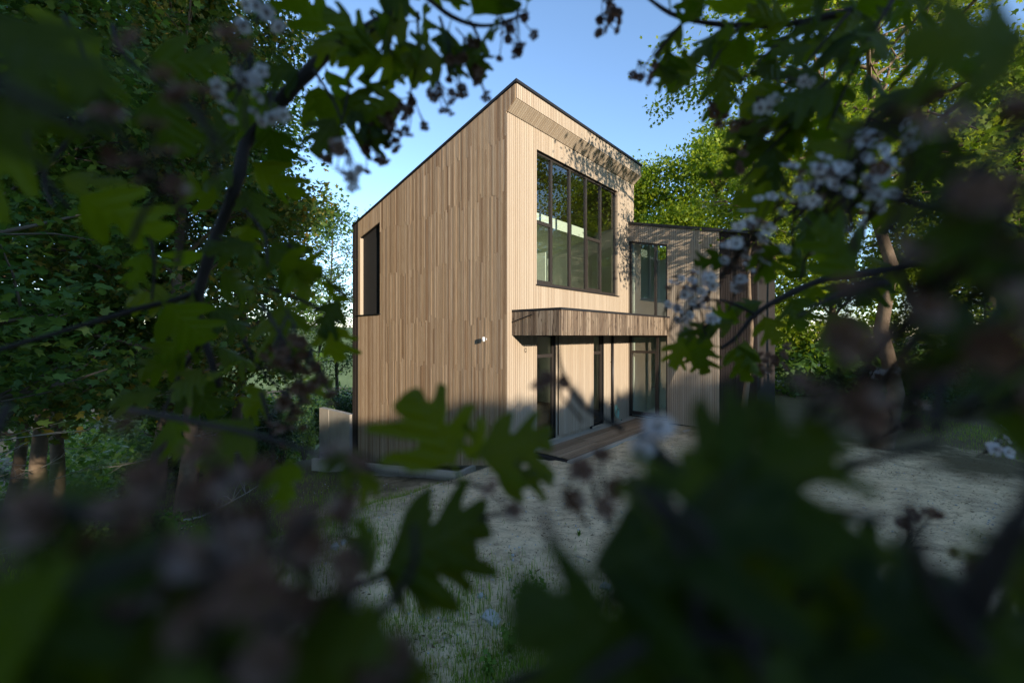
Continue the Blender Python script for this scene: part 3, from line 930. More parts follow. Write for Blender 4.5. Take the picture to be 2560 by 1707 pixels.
# bright trees behind the wing
GB = 'sunlit oaks behind the low wing'
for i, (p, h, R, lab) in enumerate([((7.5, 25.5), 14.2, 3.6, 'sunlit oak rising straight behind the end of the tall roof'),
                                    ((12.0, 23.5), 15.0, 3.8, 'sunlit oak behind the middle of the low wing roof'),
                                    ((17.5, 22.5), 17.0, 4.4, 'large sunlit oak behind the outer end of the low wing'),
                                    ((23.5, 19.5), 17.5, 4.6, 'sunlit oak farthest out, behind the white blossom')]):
    tree('oak_tree', lab, p, h, 0.2, 0.12, R, 34, 30000, LEAF_MID, 0.25, M['leaf_sunlit'], M['bark2'], 50 + i, GB, 0.55, flat=1.2)
# near oak at the right whose branches reach towards the roof
tree('oak_tree', 'near oak with branches reaching over towards the roof end', (9.7, 11.0), 13.8, 0.19, 0.44, 5.0, 26, 21000, LEAF_STAR, 0.15, M['leaf_sunlit'], M['bark2'], 61, GB, 0.34, nsub=6, rise=0.3, flat=1.0,
     keep=lambda P: ~((house_lm(P[:, 0], P[:, 1])[0] < 6.9) & (house_lm(P[:, 0], P[:, 1])[1] > -0.6)))
# dark wood on the right
GR = 'dark trees at the right edge'
for i, (p, h, lab) in enumerate([((26.3, 22.9), 16, 'grey-trunked oak beyond the sandy yard, nearest the house of the border oaks'), ((29.0, 25.0), 17, 'pale-trunked oak standing at the border of the picture'),
                                 ((24.5, 21.6), 15, 'slim oak in front of the border oaks at the yard edge')]):
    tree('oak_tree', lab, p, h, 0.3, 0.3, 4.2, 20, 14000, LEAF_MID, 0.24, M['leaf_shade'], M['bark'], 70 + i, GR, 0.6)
# sunlit bare trunk beside the wing
tree('birch_tree', 'young tree with sunlit streaky bark beside the charred end of the wing', (6.45, 11.45), 9.0, 0.09, 0.55, 1.2, 9, 1600, LEAF_STAR, 0.10, M['leaf_sunlit'], M['bark2'], 81, None, 0.3)

# shrubs
def shrub(name, label, xy, h, R, nleaf, size, mat, seed, group=None, zoff=0.0, flat=0.7, leaf=None):
    r = np.random.default_rng(seed)
    base = np.array([xy[0], xy[1], float(gz(*xy)) - 0.05 + zoff])
    root = empty(name, tuple(base))
    lines, cl = [], []
    for k in range(9):
        a = r.uniform(0, 6.28); rr = R * r.uniform(0.15, 0.95)
        tip = np.array([math.cos(a) * rr, math.sin(a) * rr, h * r.uniform(0.55, 1.0) * (1 - 0.35 * rr / R)])
        midp = tip * np.array([0.35, 0.35, 0.55]) + r.normal(0, 0.06, 3)
        lines.append((np.array([(0, 0, 0), midp, tip]), np.array([0.03, 0.02, 0.006]), 5))
        cl += [midp, tip, (midp + tip) / 2] + [tip + r.normal(0, 0.22 * R, 3) * np.array([1, 1, 0.6]) for _ in range(4)]
    build_lines(lines, 'stem', M['bark'], root)
    cl = np.array(cl); P = cl[r.integers(0, len(cl), nleaf)] + r.normal(0, 1, (nleaf, 3)) * R * np.array([0.17, 0.17, 0.13])
    P[:, 2] = np.maximum(P[:, 2], 0.05)
    lf = leaf or LEAF_MID
    V, T = scatter_geo(lf[0], lf[1], P, rand_rot(nleaf, r, flat), size * r.uniform(0.6, 1.2, nleaf))
    mesh_np('foliage', V, T, mat, root)
    tag(root, label, 'shrub', group)
    return root
shrub('shrub', 'dark glossy shrub behind the retaining wall close to the house', (-8.6, 19.4), 3.0, 1.5, 5500, 0.15, M['leaf_shrub'], 91, zoff=0.5)
shrub('shrub', 'dense dark shrub behind the free end of the retaining wall', (-10.4, 19.0), 2.8, 1.5, 5500, 0.15, M['leaf_shrub'], 92)
shrub('shrub', 'low dark shrub on the slope at the foot of the wood', (-10.6, 16.2), 1.7, 1.2, 4000, 0.13, M['leaf_shrub'], 93)
shrub('shrub', 'yellow-green sunlit shrub farther down the slope in the gap', (-13.2, 26.5), 5.2, 2.2, 5000, 0.17, M['leaf_far'], 94)
shrub('shrub', 'sunlit bush seen low between the trunks of the left wood', (-12.6, 19.0), 2.4, 1.4, 3500, 0.15, M['leaf_far'], 95)
shrub('shrub', 'low leafy shrub at the far edge of the sandy yard', (16.2, 15.5), 1.4, 1.2, 3000, 0.12, M['leaf_shrub'], 96)
shrub('shrub', 'dark shrub by the trunks at the picture border', (19.0, 16.6), 1.8, 1.5, 3500, 0.12, M['leaf_shrub'], 97)
shrub('shrub', 'small shrub under the overhanging maple', (-6.8, 7.0), 0.9, 0.8, 1800, 0.1, M['leaf_shade'], 98)
far = []
for i in range(70):
    a = rng.uniform(-0.85, -0.22); d = rng.uniform(45, 170)
    x, y = d * math.sin(a), d * math.cos(a)
    far.append((x, y, float(gz(x, y)), rng.uniform(5, 9)))
P = np.concatenate([np.stack([rng.normal(x, h * 0.28, 330), rng.normal(y, h * 0.28, 330), z + np.abs(rng.normal(h * 0.55, h * 0.24, 330))], 1) for x, y, z, h in far])
V, T = scatter_geo(LEAF_LO[0], LEAF_LO[1], P, rand_rot(len(P), rng, 0.8), rng.uniform(0.6, 1.3, len(P)))  # lighter green than the nearer foliage
tag(mesh_np('valley_woodland', V, T, M['leaf_far']), 'pale green woodland filling the valley below the gap', 'woodland', kind='stuff')

# undergrowth and more wood behind the first trees, left and right
def mass(name, label, cat, boxes, n, size, mat, seed):
    r = np.random.default_rng(seed)
    Ps = []
    for (x0, x1, y0, y1, h) in boxes:
        x = r.uniform(x0, x1, n); y = r.uniform(y0, y1, n)
        top = h * (0.75 + 0.35 * vnoise(x * 0.5, y * 0.5, seed) + 0.15 * vnoise(x * 1.9, y * 1.7, seed + 3))
        z = r.uniform(0, 1, n) ** 0.9 * top
        k = vnoise(x * 0.8, y * 0.8 + z * 0.9, seed + 5) + r.normal(0, 0.3, n) > -0.25
        Ps.append(np.stack([x, y, gz(x, y) + z], 1)[k])
    P = np.concatenate(Ps)
    V, T = scatter_geo(LEAF_MID[0], LEAF_MID[1], P, rand_rot(len(P), r, 0.8), size * r.uniform(0.6, 1.3, len(P)))
    tag(mesh_np(name, V, T, mat), label, cat, kind='stuff')
mass('undergrowth', 'dark undergrowth closing the view between the trunks of the left wood', 'undergrowth',
     [(-30, -15, 20, 28, 13), (-32, -21, 10, 20, 13), (-15, -11.2, 17, 22, 4.0)], 9000, 0.34, M['leaf_shade'], 3)
mass('wood_backdrop', 'dark leafy wood closing the far side of the sandy yard', 'woodland',
     [(14, 36, 28, 36, 13), (27, 40, 22, 30, 12), (13, 25, 19.5, 23, 3.2)], 9000, 0.36, M['leaf_shade'], 4)

# woods on the rise behind the photographer: they shade the yard
qq, pp, hh = [], [], []
n = 80000
p = rng.uniform(-48, 60, n); q = rng.uniform(27, 40, n)
top = np.where(p < 0.9, 12.5, 1.45) + 0.4 * vnoise(p * 0.55, q * 0.1, 5) + 0.25 * vnoise(p * 1.7, q * 0.2, 9)
h = rng.uniform(0, 1, n) ** 0.8 * top
keepm = np.where(p < -1.2, rng.uniform(0, 1, n) < 0.3, (p >= 0.9) | (rng.uniform(0, 1, n) < 0.6))
p, q, h = p[keepm], q[keepm], h[keepm]
xx = p * SUNP[0] + q * SUNH[0]; yy = p * SUNP[1] + q * SUNH[1]
P = np.stack([xx, yy, gz(xx, yy) + h], 1)
V, T = scatter_geo(LEAF_MID[0], LEAF_MID[1], P, rand_rot(len(P), rng, 1.0), rng.uniform(0.8, 1.5, len(P)) * np.where(p < 0.9, 1.0, 0.5))
tag(mesh_np('woods_on_the_rise', V, T, M['leaf_shade']), 'dense woods on the rise behind the viewpoint', 'woods', kind='stuff')

# ------------------------------------------------------------------ small ground things
F_DISP = 960.0
def at(px, py, d):
    return np.array([(px - 1176) / F_DISP * d, d, EYE - (py - 770) / F_DISP * d])

def ground_at(px, py):
    lo, hi = 1.5, 60.0
    for _ in range(50):
        mid = (lo + hi) / 2
        p = at(px, py, mid)
        if p[2] < float(gz(p[0], p[1])): hi = mid
        else: lo = mid
    p = at(px, py, lo)
    return np.array([p[0], p[1], float(gz(p[0], p[1]))])

# grass in tufts, thick at the left and in the near middle
def grass_density(x, y):
    l, m = house_lm(x, y)
    g = sstep(-0.6, -2.4, x + 0.36 * (y - 4)) * sstep(17, 12, y) * (1 - 0.75 * sstep(-3.8, -5.5, x))
    nearb = np.exp(-(((x + 0.1) / 1.5) ** 2 + ((y - 3.3) / 1.4) ** 2)) * 1.1
    rightb = np.exp(-(((x - 1.3) / 1.2) ** 2 + ((y - 3.9) / 1.0) ** 2)) * 0.6
    far_r = sstep(11, 14, x) * 0.5
    patch = np.clip(0.5 + 0.9 * vnoise(x * 1.3, y * 1.3, 8), 0, 1)
    strip = np.exp(-(((x + 2.7) / 0.9) ** 2 + ((y - 7.0) / 2.6) ** 2)) * 1.3
    d = np.clip(np.maximum.reduce([g, nearb, rightb, far_r, strip]) * (0.35 + 0.75 * patch), 0, 1)
    d = np.where((l > -1.75) & (m > 0.9), 0, d)
    d = np.where((l > 0.4) & (m > -1.6), 0, d)
    return d
n = 420000
x = rng.uniform(-13, 15, n); y = 1.6 + 15 * rng.uniform(0, 1, n) ** 1.3
k = rng.uniform(0, 1, n) < grass_density(x, y) * 0.9
x, y = x[k], y[k]
xe = rng.normal(0.0, 0.9, 26000); ye = rng.normal(3.5, 0.7, 26000)
ke = (rng.uniform(0, 1, 26000) < np.clip(0.45 + 0.9 * vnoise(xe * 2.1, ye * 2.1, 17), 0.05, 1)) & (ye > 1.6)
x = np.concatenate([x, xe[ke]]); y = np.concatenate([y, ye[ke]])
tx = x + rng.normal(0, 0.03, len(x)); ty = y + rng.normal(0, 0.03, len(x))
P = np.stack([tx, ty, gz(tx, ty) - 0.01], 1)
gv = np.array([(-0.5, 0, 0), (0.5, 0, 0), (0.35, 0.10, 0.55), (-0.35, 0.10, 0.55), (0, 0.42, 1.0)])
gf = np.array([(0, 1, 2), (0, 2, 3), (3, 2, 4)])
a = rng.uniform(0, 6.28, len(P)); hgt = rng.uniform(0.06, 0.22, len(P)) * (0.7 + 0.5 * vnoise(P[:, 0] * 2, P[:, 1] * 2, 3)).clip(0.35, 1.3)
Rm = np.zeros((len(P), 3, 3))
wd = rng.uniform(0.005, 0.010, len(P)); ln = rng.uniform(0.3, 1.1, len(P))
Rm[:, 0, 0] = np.cos(a) * wd; Rm[:, 1, 0] = np.sin(a) * wd
Rm[:, 0, 1] = -np.sin(a) * hgt * ln; Rm[:, 1, 1] = np.cos(a) * hgt * ln
Rm[:, 2, 2] = hgt
V, T = scatter_geo(gv, gf, P, Rm, np.ones(len(P)))
tag(mesh_np('grass', V, T, M['grass']), 'thin green grass growing in patches on the sandy ground', 'grass', kind='stuff')

# fallen leaves, needles and grit
n = 70000
x = rng.uniform(-9, 14, n); y = 2 + 13 * rng.uniform(0, 1, n) ** 1.4
l, m = house_lm(x, y)
k = ~((l > -1.7) & (m > 0.95)) & ~((l > 0.5) & (m > -1.55))
k &= rng.uniform(0, 1, n) < (0.25 + 0.75 * np.clip(0.5 + vnoise(x * 1.1, y * 1.9, 6), 0, 1))
x, y = x[k], y[k]
P = np.stack([x, y, gz(x, y) + 0.006], 1)
Rm = rand_rot(len(P), rng, 0.18)
S = rng.uniform(0.015, 0.06, len(P))
nv = np.array([(0, 0, 0), (-0.14, 0.5, 0.08), (0, 1, 0.02), (0.14, 0.5, 0.08)])
V, T = scatter_geo(nv, LEAF_LO[1], P, Rm, S)
tag(mesh_np('leaf_litter', V, T, M['litter']), 'brown leaf litter strewn over the sandy yard', 'litter', kind='stuff')
ico = bmesh.new(); bmesh.ops.create_icosphere(ico, subdivisions=1, radius=1.0)
iv = np.array([v.co[:] for v in ico.verts]); itf = np.array([[v.index for v in f.verts] for f in ico.faces]); ico.free()
n = 12000
x = rng.uniform(-7, 9, n); y = 2 + 10 * rng.uniform(0, 1, n) ** 1.3
l, m = house_lm(x, y)
k = ~((l > -1.7) & (m > 0.95)) & ~((l > 0.5) & (m > -1.55)) & (vnoise(x * 0.9, y * 0.8, 12) + rng.normal(0, 0.25, n) > 0.1)
x, y = x[k], y[k]
P = np.stack([x, y, gz(x, y) + 0.001], 1)
S = 0.004 + 0.02 * rng.uniform(0, 1, len(P)) ** 3
Rm = rand_rot(len(P), rng, 0.8) * np.array([1.0, 0.8, 0.6])
V, T = scatter_geo(iv, itf, P, Rm, S)
tag(mesh_np('gravel', V, T, M['stone']), 'pale grit and pebbles scattered on the sandy yard', 'gravel', kind='stuff')

def rock(px, py, w, label, flat=0.6, seed=1, name='rock', slab=False):
    p = ground_at(px, py)
    r = np.random.default_rng(seed)
    bm = bmesh.new(); bmesh.ops.create_icosphere(bm, subdivisions=3, radius=1.0)
    ph = r.uniform(0, 6, 3)
    for v in bm.verts:
        c = np.array(v.co[:])
        s = 1 + 0.22 * math.sin(3.1 * c[0] + ph[0]) * math.cos(2.7 * c[1] + ph[1]) + 0.12 * math.sin(6 * c[2] + 5 * c[0] + ph[2])
        if slab:
            c = np.sign(c) * np.abs(c) ** 0.55
        v.co = Vector(c * s * np.array([1, 0.75, flat]))
    me = bpy.data.meshes.new(name); bm.to_mesh(me); bm.free()
    me.materials.append(M['stone'])
    o = bpy.data.objects.new(name, me); COL.objects.link(o)
    o.location = (p[0], p[1], p[2] + w * flat * 0.25); o.scale = (w, w, w)
    o.rotation_euler = (r.uniform(-0.2, 0.2), r.uniform(-0.2, 0.2), r.uniform(0, 6))
    tag(o, label, 'rock')
    return o
rock(770, 1258, 0.075, 'pale rock in the grass, larger of a touching pair', 0.75, 1)
rock(790, 1248, 0.05, 'small pale rock leaning on a larger one in the grass', 0.9, 2)
rock(1128, 1420, 0.10, 'flat grey stone slab among weeds near the bottom edge', 0.35, 3, 'stone_slab', True)
rock(1392, 1350, 0.07, 'squarish pale stone beside a grass patch in the yard', 0.6, 4, 'stone_block', True)
rock(1178, 1275, 0.025, 'tiny white stone alone on the bare sand', 0.7, 5)
rock(1104, 1368, 0.04, 'grey cobble lying on gritty ground by the weeds', 0.6, 6)
rock(848, 1222, 0.05, 'jagged pale stone at the edge of the bare sand', 0.8, 7)

def stick(pts, rad, label, mat=None, name='stick'):
    P = np.array(pts)
    c = P.mean(0)
    mb = MB().tube(P - c, np.linspace(rad, rad * 0.5, len(P)), 6)
    o = mb.build(name, mat or M['stick'], None, True); o.location = c
    tag(o, label, 'stick')
    return o
def gpath(pxs, lift):
    return [ground_at(a, b) + np.array([0, 0, lift]) for a, b in pxs]
stick(gpath([(1322, 1278), (1340, 1283), (1356, 1290)], 0.012), 0.008, 'straight bleached stick lying beside the grass tuft')
stick(gpath([(1385, 1200), (1408, 1196)], 0.01), 0.006, 'short white stick on the open sand')
stick(gpath([(1236, 1493), (1256, 1478), (1285, 1484)], 0.012), 0.006, 'bent pale twig lying among the near weeds')

def dead_branch(px, py, L, yaw, label, seed):
    r = np.random.default_rng(seed)
    p = ground_at(px, py)
    root = empty('dead_branch', tuple(p))
    d = np.array([math.cos(yaw), math.sin(yaw), 0.12])
    pts = [np.zeros(3) + (0, 0, 0.05)]
    for k in range(5):
        d = d + r.normal(0, 0.14, 3); d /= np.linalg.norm(d); pts.append(pts[-1] + d * L / 5)
    pts = np.array(pts)
    pts[:, 2] = np.maximum(pts[:, 2], 0.02)
    build_lines([(pts, np.linspace(0.03, 0.008, 6), 6)], 'main_stem', M['deadwood'], root)
    tw = []
    for k in range(12):
        i = r.integers(1, 6); q0 = pts[i]
        q1 = q0 + r.normal(0, 0.35, 3) * L * 0.3 + np.array([0, 0, 0.18 * L]); q1[2] = max(q1[2], 0.03)
        tw.append((np.array([q0, (q0 + q1) / 2 + r.normal(0, .03, 3), q1]), np.array([0.01, 0.007, 0.002]), 4))
    o = build_lines(tw, 'twigs', M['deadwood'], root); o['kind'] = 'stuff'
    tag(root, label, 'dead branch', 'fallen branches under the left wood')
dead_branch(180, 1180, 2.2, 0.25, 'fallen bleached branch with upright side twigs under the wood', 1)
dead_branch(420, 1200, 1.6, 0.5, 'fallen pale branch lying nearest the grass strip', 2)
dead_branch(120, 1330, 1.3, 0.7, 'short fallen branch low in the shade of the wood', 3)
dead_branch(300, 1100, 2.4, 2.6, 'long fallen branch propped among the trunks', 4)
dead_branch(330, 960, 2.6, 1.0, 'tangled dead branch deeper between the trunks', 5)

def weed(px, py, h, nst, label, seed, size=0.058):
    r = np.random.default_rng(seed)
    p = ground_at(px, py)
    root = empty('weed_plant', tuple(p))
    sl, P, Rm = [], [], []
    for k in range(nst):
        a = r.uniform(0, 6.28); t = np.array([math.cos(a) * 0.3, math.sin(a) * 0.3, 1.0]) * h * r.uniform(0.6, 1.1)
        m_ = t * 0.5 * np.array([0.6, 0.6, 1.0])
        sl.append((np.array([(0, 0, 0), m_, t]) + r.normal(0, 0.012, 3) * np.array([1, 1, 0]), np.array([0.004, 0.003, 0.0015]), 4))
        for j in range(9):
            f = r.uniform(0.2, 1.0)
            P.append(t * f * np.array([f ** 0.5, f ** 0.5, 1]))
    build_lines(sl, 'stem', M['weed'], root)
    P = np.array(P)
    V, T = scatter_geo(LEAF_MID[0] * np.array([1.2, 1, 1]), LEAF_MID[1], P, rand_rot(len(P), r, 0.5), size * r.uniform(0.6, 1.3, len(P)))
    mesh_np('foliage', V, T, M['weed'], root)
    tag(root, label, 'weed', 'weeds growing in the near ground')
weed(1200, 1420, 0.34, 11, 'bright green leafy weed in the middle of the near ground', 1)
weed(1240, 1380, 0.28, 8, 'leafy weed just behind the brightest weed', 2)
weed(1170, 1500, 0.26, 9, 'low weed beside the flat stone slab', 3)
weed(1310, 1530, 0.18, 6, 'weed at the bottom edge of the near ground', 4)
weed(1120, 1550, 0.16, 6, 'small weed at the bottom edge below the stone slab', 5)
weed(800, 1350, 0.24, 8, 'tall weed in the grass below the pale rock pair', 6, 0.05)
weed(815, 1290, 0.18, 6, 'young weed between the rock pair and the bare sand', 7)
weed(1330, 1230, 0.1, 5, 'low tuft weed alone on the open sand', 8, 0.03)

# ------------------------------------------------------------------ hawthorn in front of the camera
half = [(.012, 0), (.014, .20), (.06, .24), (.17, .285), (.30, .37), (.40, .48), (.445, .56), (.43, .61), (.37, .61), (.27, .565), (.19, .535), (.145, .54), (.15, .575),
        (.22, .655), (.31, .76), (.375, .85), (.375, .90), (.325, .915), (.26, .875), (.18, .815), (.135, .80), (.125, .825), (.145, .90), (.145, .96), (.105, .99), (0, 1.0)]
def haw_leaf_mesh(name, seed, wid=1.0, curl=0.16):
    r = np.random.default_rng(seed)
    bend = r.uniform(-0.3, 0.3)
    def pt(x, y):
        return (x + bend * y * y * 0.35, y, -curl * (abs(x) / 0.4) ** 1.5 * 0.5 + 0.10 * math.sin(y * 2.6) + 0.03 * math.sin(9 * y + 7 * x) - 0.12 * y * y)
    V, F = [], []
    for sgn in (1, -1):
        ws = wid * (1 + r.normal(0, 0.06)); sk = r.normal(0, 0.03)
        n0 = len(V)
        o_ = [pt(sgn * x * ws * (1 + r.normal(0, 0.05)), y + sk * (x > 0.1)) for x, y in half]
        rib = [pt(0, y) for y in (0.85, 0.65, 0.45, 0.25, 0.0)]
        V += o_ + rib
        idx = list(range(n0, len(V)))
        F.append(tuple(idx if sgn > 0 else idx[::-1]))
    me = bpy.data.meshes.new(name)
    me.from_pydata(V, [], F)
    bm = bmesh.new(); bm.from_mesh(me); bmesh.ops.remove_doubles(bm, verts=bm.verts, dist=1e-5); bmesh.ops.triangulate(bm, faces=bm.faces[:]); bm.to_mesh(me); bm.free()
    me.polygons.foreach_set('use_smooth', [True] * len(me.polygons))
    me.materials.append(M['leaf_haw'])
    return me
HAW = [haw_leaf_mesh('hawthorn_leaf', s, w, c) for s, w, c in ((1, 1.0, 0.15), (2, 0.85, 0.3), (3, 1.12, 0.1), (4, 0.95, 0.45))]

def flower_mesh(name, seed, mats, open_=1.0):
    r = np.random.default_rng(seed)
    V, F, mi = [], [], []
    for k in range(5):
        a = k * 1.2566 + r.normal(0, 0.08)
        n0 = len(V)
        prof = [(0.12, 0.0), (0.5, -0.36), (0.86, -0.34), (1.0, 0.0), (0.86, 0.34), (0.5, 0.36)]
        for rr_, s in prof:
            lift = (0.10 + 0.5 * (1 - open_)) * rr_ ** 1.5 + 0.18 * s * s + r.normal(0, 0.03)
            rad = rr_ * (0.55 + 0.45 * open_)
            V.append((math.cos(a) * rad - math.sin(a) * s, math.sin(a) * rad + math.cos(a) * s, lift))
        V.append((math.cos(a) * 0.6, math.sin(a) * 0.6, 0.03 + 0.25 * (1 - open_)))
        for j in range(6):
            F.append((n0 + 6, n0 + j, n0 + (j + 1) % 6)); mi.append(0)
    for k in range(9):
        a = r.uniform(0, 6.28); n0 = len(V)
        d = np.array([math.cos(a) * 0.28, math.sin(a) * 0.28, 0.42])
        s = np.array([-math.sin(a), math.cos(a), 0]) * 0.05
        V += [tuple(s * 0.5), tuple(-s * 0.5), tuple(d - s * 1.3), tuple(d + s * 1.3)]
        F.append((n0, n0 + 1, n0 + 2, n0 + 3)); mi.append(1)
    n0 = len(V)
    V += [(0.2 * math.cos(b), 0.2 * math.sin(b), 0.0) for b in np.linspace(0, 6.28, 6, endpoint=False)] + [(0, 0, -0.35)]
    for j in range(6):
        F.append((n0 + 6, n0 + (j + 1) % 6, n0 + j)); mi.append(1)
    me = bpy.data.meshes.new(name)
    me.from_pydata(V, [], F)
    for mm in mats: me.materials.append(mm)
    me.polygons.foreach_set('material_index', mi)
    me.polygons.foreach_set('use_smooth', [True] * len(F))
    return me
FL_W = [flower_mesh('hawthorn_flower', s, (M['petal'], M['stamen'])) for s in (1, 2)] + [flower_mesh('hawthorn_flower', 3, (M['petal'], M['stamen']), 0.55)]
FL_O = [flower_mesh('faded_backlit_flower', s, (M['petal_old'], M['stamen']), o_) for s, o_ in ((4, 0.8), (5, 0.45), (6, 0.3))]

CLEAR = [[(760, 520), (1180, 150), (1235, 0), (1365, 0), (1480, 210), (1500, 330), (1560, 560), (1540, 960), (1430, 1000), (1470, 1200), (1290, 1290), (1190, 1390), (1190, 1568), (1000, 1568), (930, 1400), (760, 1300), (700, 1120), (820, 1040), (800, 600)],
         [(1960, 970), (2290, 970), (2310, 1230), (1950, 1280)]]
CLEAR_NEAR = [[(1400, -100), (2050, -100), (2080, 560), (2020, 920), (1900, 1000), (1560, 960), (1500, 400)], [(250, 740), (740, 700), (740, 1060), (500, 1090), (250, 1100)], [(-50, 460), (260, 460), (400, 900), (230, 1100), (-50, 1060)]]
def in_poly(x, y, poly):
    c = False
    for i in range(len(poly)):
        x0, y0 = poly[i]; x1, y1 = poly[i - 1]
        if (y0 > y) != (y1 > y) and x < (x1 - x0) * (y - y0) / (y1 - y0) + x0: c = not c
    return c
def blocked(p, d, x, size):
    for t, w in ((0.35, 0), (0.65, 0.32), (0.65, -0.32), (1.0, 0), (0.9, 0.3), (0.9, -0.3)):
        q = p + d * size * t + x * size * w
        if q[1] < 0.02: continue
        u = 1176 + q[0] / q[1] * F_DISP; v = 770 - (q[2] - EYE) / q[1] * F_DISP
        if any(in_poly(u, v, z) for z in CLEAR): return True
        if q[1] < 0.19 and any(in_poly(u, v, z) for z in CLEAR_NEAR): return True
    return False

class Bush:
    def __init__(self, base, label, seed):
        self.base = np.array(base, float)
        self.root = empty('hawthorn_bush', tuple(base))
        tag(self.root, label, 'bush')
        self.r = np.random.default_rng(seed)
        self.nl = 0
    def branch(self, P, rad0, rad1, name='branch'):
        P = np.array(P, float)
        # smooth by Catmull-Rom
        Q = []
        for i in range(len(P) - 1):
            p0 = P[max(0, i - 1)]; p1 = P[i]; p2 = P[i + 1]; p3 = P[min(len(P) - 1, i + 2)]
            for t in np.linspace(0, 1, 5, endpoint=False):
                Q.append(0.5 * ((2 * p1) + (p2 - p0) * t + (2 * p0 - 5 * p1 + 4 * p2 - p3) * t ** 2 + (3 * p1 - p0 - 3 * p2 + p3) * t ** 3))
        Q.append(P[-1]); Q = np.array(Q)
        rd = np.linspace(rad0, rad1, len(Q)) * (1 + self.r.normal(0, 0.06, len(Q)))
        mb = MB().tube(Q - self.base, rd, 8)
        o = mb.build(name, M['twig'], self.root, True)
        return o, Q
    def leaf(self, parent, p, d, nrm, size, var=None, free=False):
        if self.nl >= 298: return
        me = HAW[self.r.integers(0, len(HAW)) if var is None else var]
        d = np.array(d, float); d /= np.linalg.norm(d)
        nrm = np.array(nrm, float); nrm = nrm - d * nrm.dot(d); nrm /= np.linalg.norm(nrm) + 1e-9
        x = np.cross(d, nrm)
        if not free and blocked(np.array(p, float), d, x, size):
            return
        self.nl += 1
        o = bpy.data.objects.new('leaf', me); COL.objects.link(o); o.parent = parent
        R = Matrix(((x[0], d[0], nrm[0]), (x[1], d[1], nrm[1]), (x[2], d[2], nrm[2])))
        o.rotation_euler = R.to_euler()
        o.location = tuple(np.array(p) - self.base)
        o.scale = (size, size, size)
        return o
    def facing(self, p, k=0.45):
        v = np.array([0, 0, EYE]) - np.array(p); v /= np.linalg.norm(v)
        return v * 0.85 + np.array([0, 0, 0.35]) + self.r.normal(0, k, 3)
    def leafy(self, obj, Q, step, size, t0=0.0, spread=0.9, k=0.45):
        seg = np.linalg.norm(np.diff(Q, axis=0), axis=1); cum = np.concatenate([[0], np.cumsum(seg)])
        s = cum[-1] * t0 + step * 0.5; side = 1
        while s < cum[-1]:
            p = np.array([np.interp(s, cum, Q[:, j]) for j in range(3)])
            i = min(len(Q) - 2, np.searchsorted(cum, s) - 1)
            t = Q[i + 1] - Q[i]; t /= np.linalg.norm(t) + 1e-9
            v = np.array([0, 0, EYE]) - p; v /= np.linalg.norm(v)
            sd = np.cross(t, v) * side
            d = t * 0.55 + sd * spread + self.r.normal(0, 0.35, 3) + np.array([0, 0, -0.15])
            self.leaf(obj, p, d, self.facing(p, k), size * self.r.uniform(0.75, 1.2))
            side = -side; s += step * self.r.uniform(0.7, 1.3)
    def cluster(self, p, n, rad, faded, fsize=0.0075, dirn=None):
        p = np.array(p, float)
        self.r = np.random.default_rng(int(abs(p[0]) * 1e5 + p[2] * 1e4))
        root = empty('flower_cluster', tuple(p - self.base), 0, self.root)
        mb = MB()
        up = np.array(dirn if dirn is not None else (0, -0.5, 0.5), float); up /= np.linalg.norm(up)
        base = -up * rad * 1.3
        for k in range(n):
            o3 = self.r.normal(0, 1, 3); o3 /= np.linalg.norm(o3)
            q = (o3 + up * 0.6) * rad * self.r.uniform(0.55, 1.0)
            mb.tube([base, base * 0.3 + q * 0.5, q], 0.0006, 3, False)
            nm = q - base + self.r.normal(0, 0.4, 3) * rad; nm /= np.linalg.norm(nm)
            pool = FL_O if faded or (not faded and self.r.uniform() < 0.18) else FL_W
            f = bpy.data.objects.new('flower', pool[self.r.integers(0, 3)]); COL.objects.link(f); f.parent = root
            f.location = tuple(q); f.scale = (fsize * self.r.uniform(0.8, 1.15),) * 3
            f.rotation_euler = Vector(nm).to_track_quat('Z', 'Y').to_euler()
        side = np.array([-0.5 if p[0] < 0 else 0.5, 0.15, -0.25]) + self.r.normal(0, 0.3, 3)
        mb.tube([base, base + side * 0.008 - up * 0.004, base + side * 0.016 - up * 0.01], [0.0008, 0.0009, 0.001], 4, False)
        mb.build('flower_stalks', M['twig'], root)
        return root
    def spray(self, px, py, d, ang, nleaf, size=0.05, L=0.07, k=0.45):
        """short side twig with leaves; ang is its direction in the picture plane (degrees, 0 = right, 90 = up)"""
        self.r = np.random.default_rng(int(px * 7 + py * 13 + d * 1000) + 100000)
        p0 = at(px, py, d); a = math.radians(ang)
        p1 = p0 + np.array([math.cos(a), self.r.normal(0, 0.25), math.sin(a)]) * L
        o, Q = self.branch([p0, (p0 + p1) / 2 + self.r.normal(0, 0.004, 3), p1], 0.0016, 0.0009, 'twig')
        self.leafy(o, Q, L / nleaf, size, 0.0, 0.8, k)

A = at
left = Bush((-1.15, -0.45, float(gz(-1.15, -0.45)) - 0.05), 'hawthorn with faded, darkened blossom whose limbs hang across the nearer left of the view', 5)
right = Bush((1.25, -0.30, float(gz(1.25, -0.30)) - 0.05), 'hawthorn with clusters of white blossom reaching in over the sandy yard side', 6)
# trunks and limbs beside the viewpoint
lt, _ = left.branch([left.base + (0, 0, 0.0), (-1.1, -0.40, 1.0), (-0.95, -0.3, 2.0), (-0.8, -0.15, 2.9), (-0.55, 0.05, 3.35)], 0.05, 0.018, 'trunk')
rt, _ = right.branch([right.base + (0, 0, 0.0), (1.2, -0.28, 1.0), (1.05, -0.15, 2.0), (0.9, 0.0, 2.9), (0.8, 0.2, 3.3)], 0.05, 0.018, 'trunk')

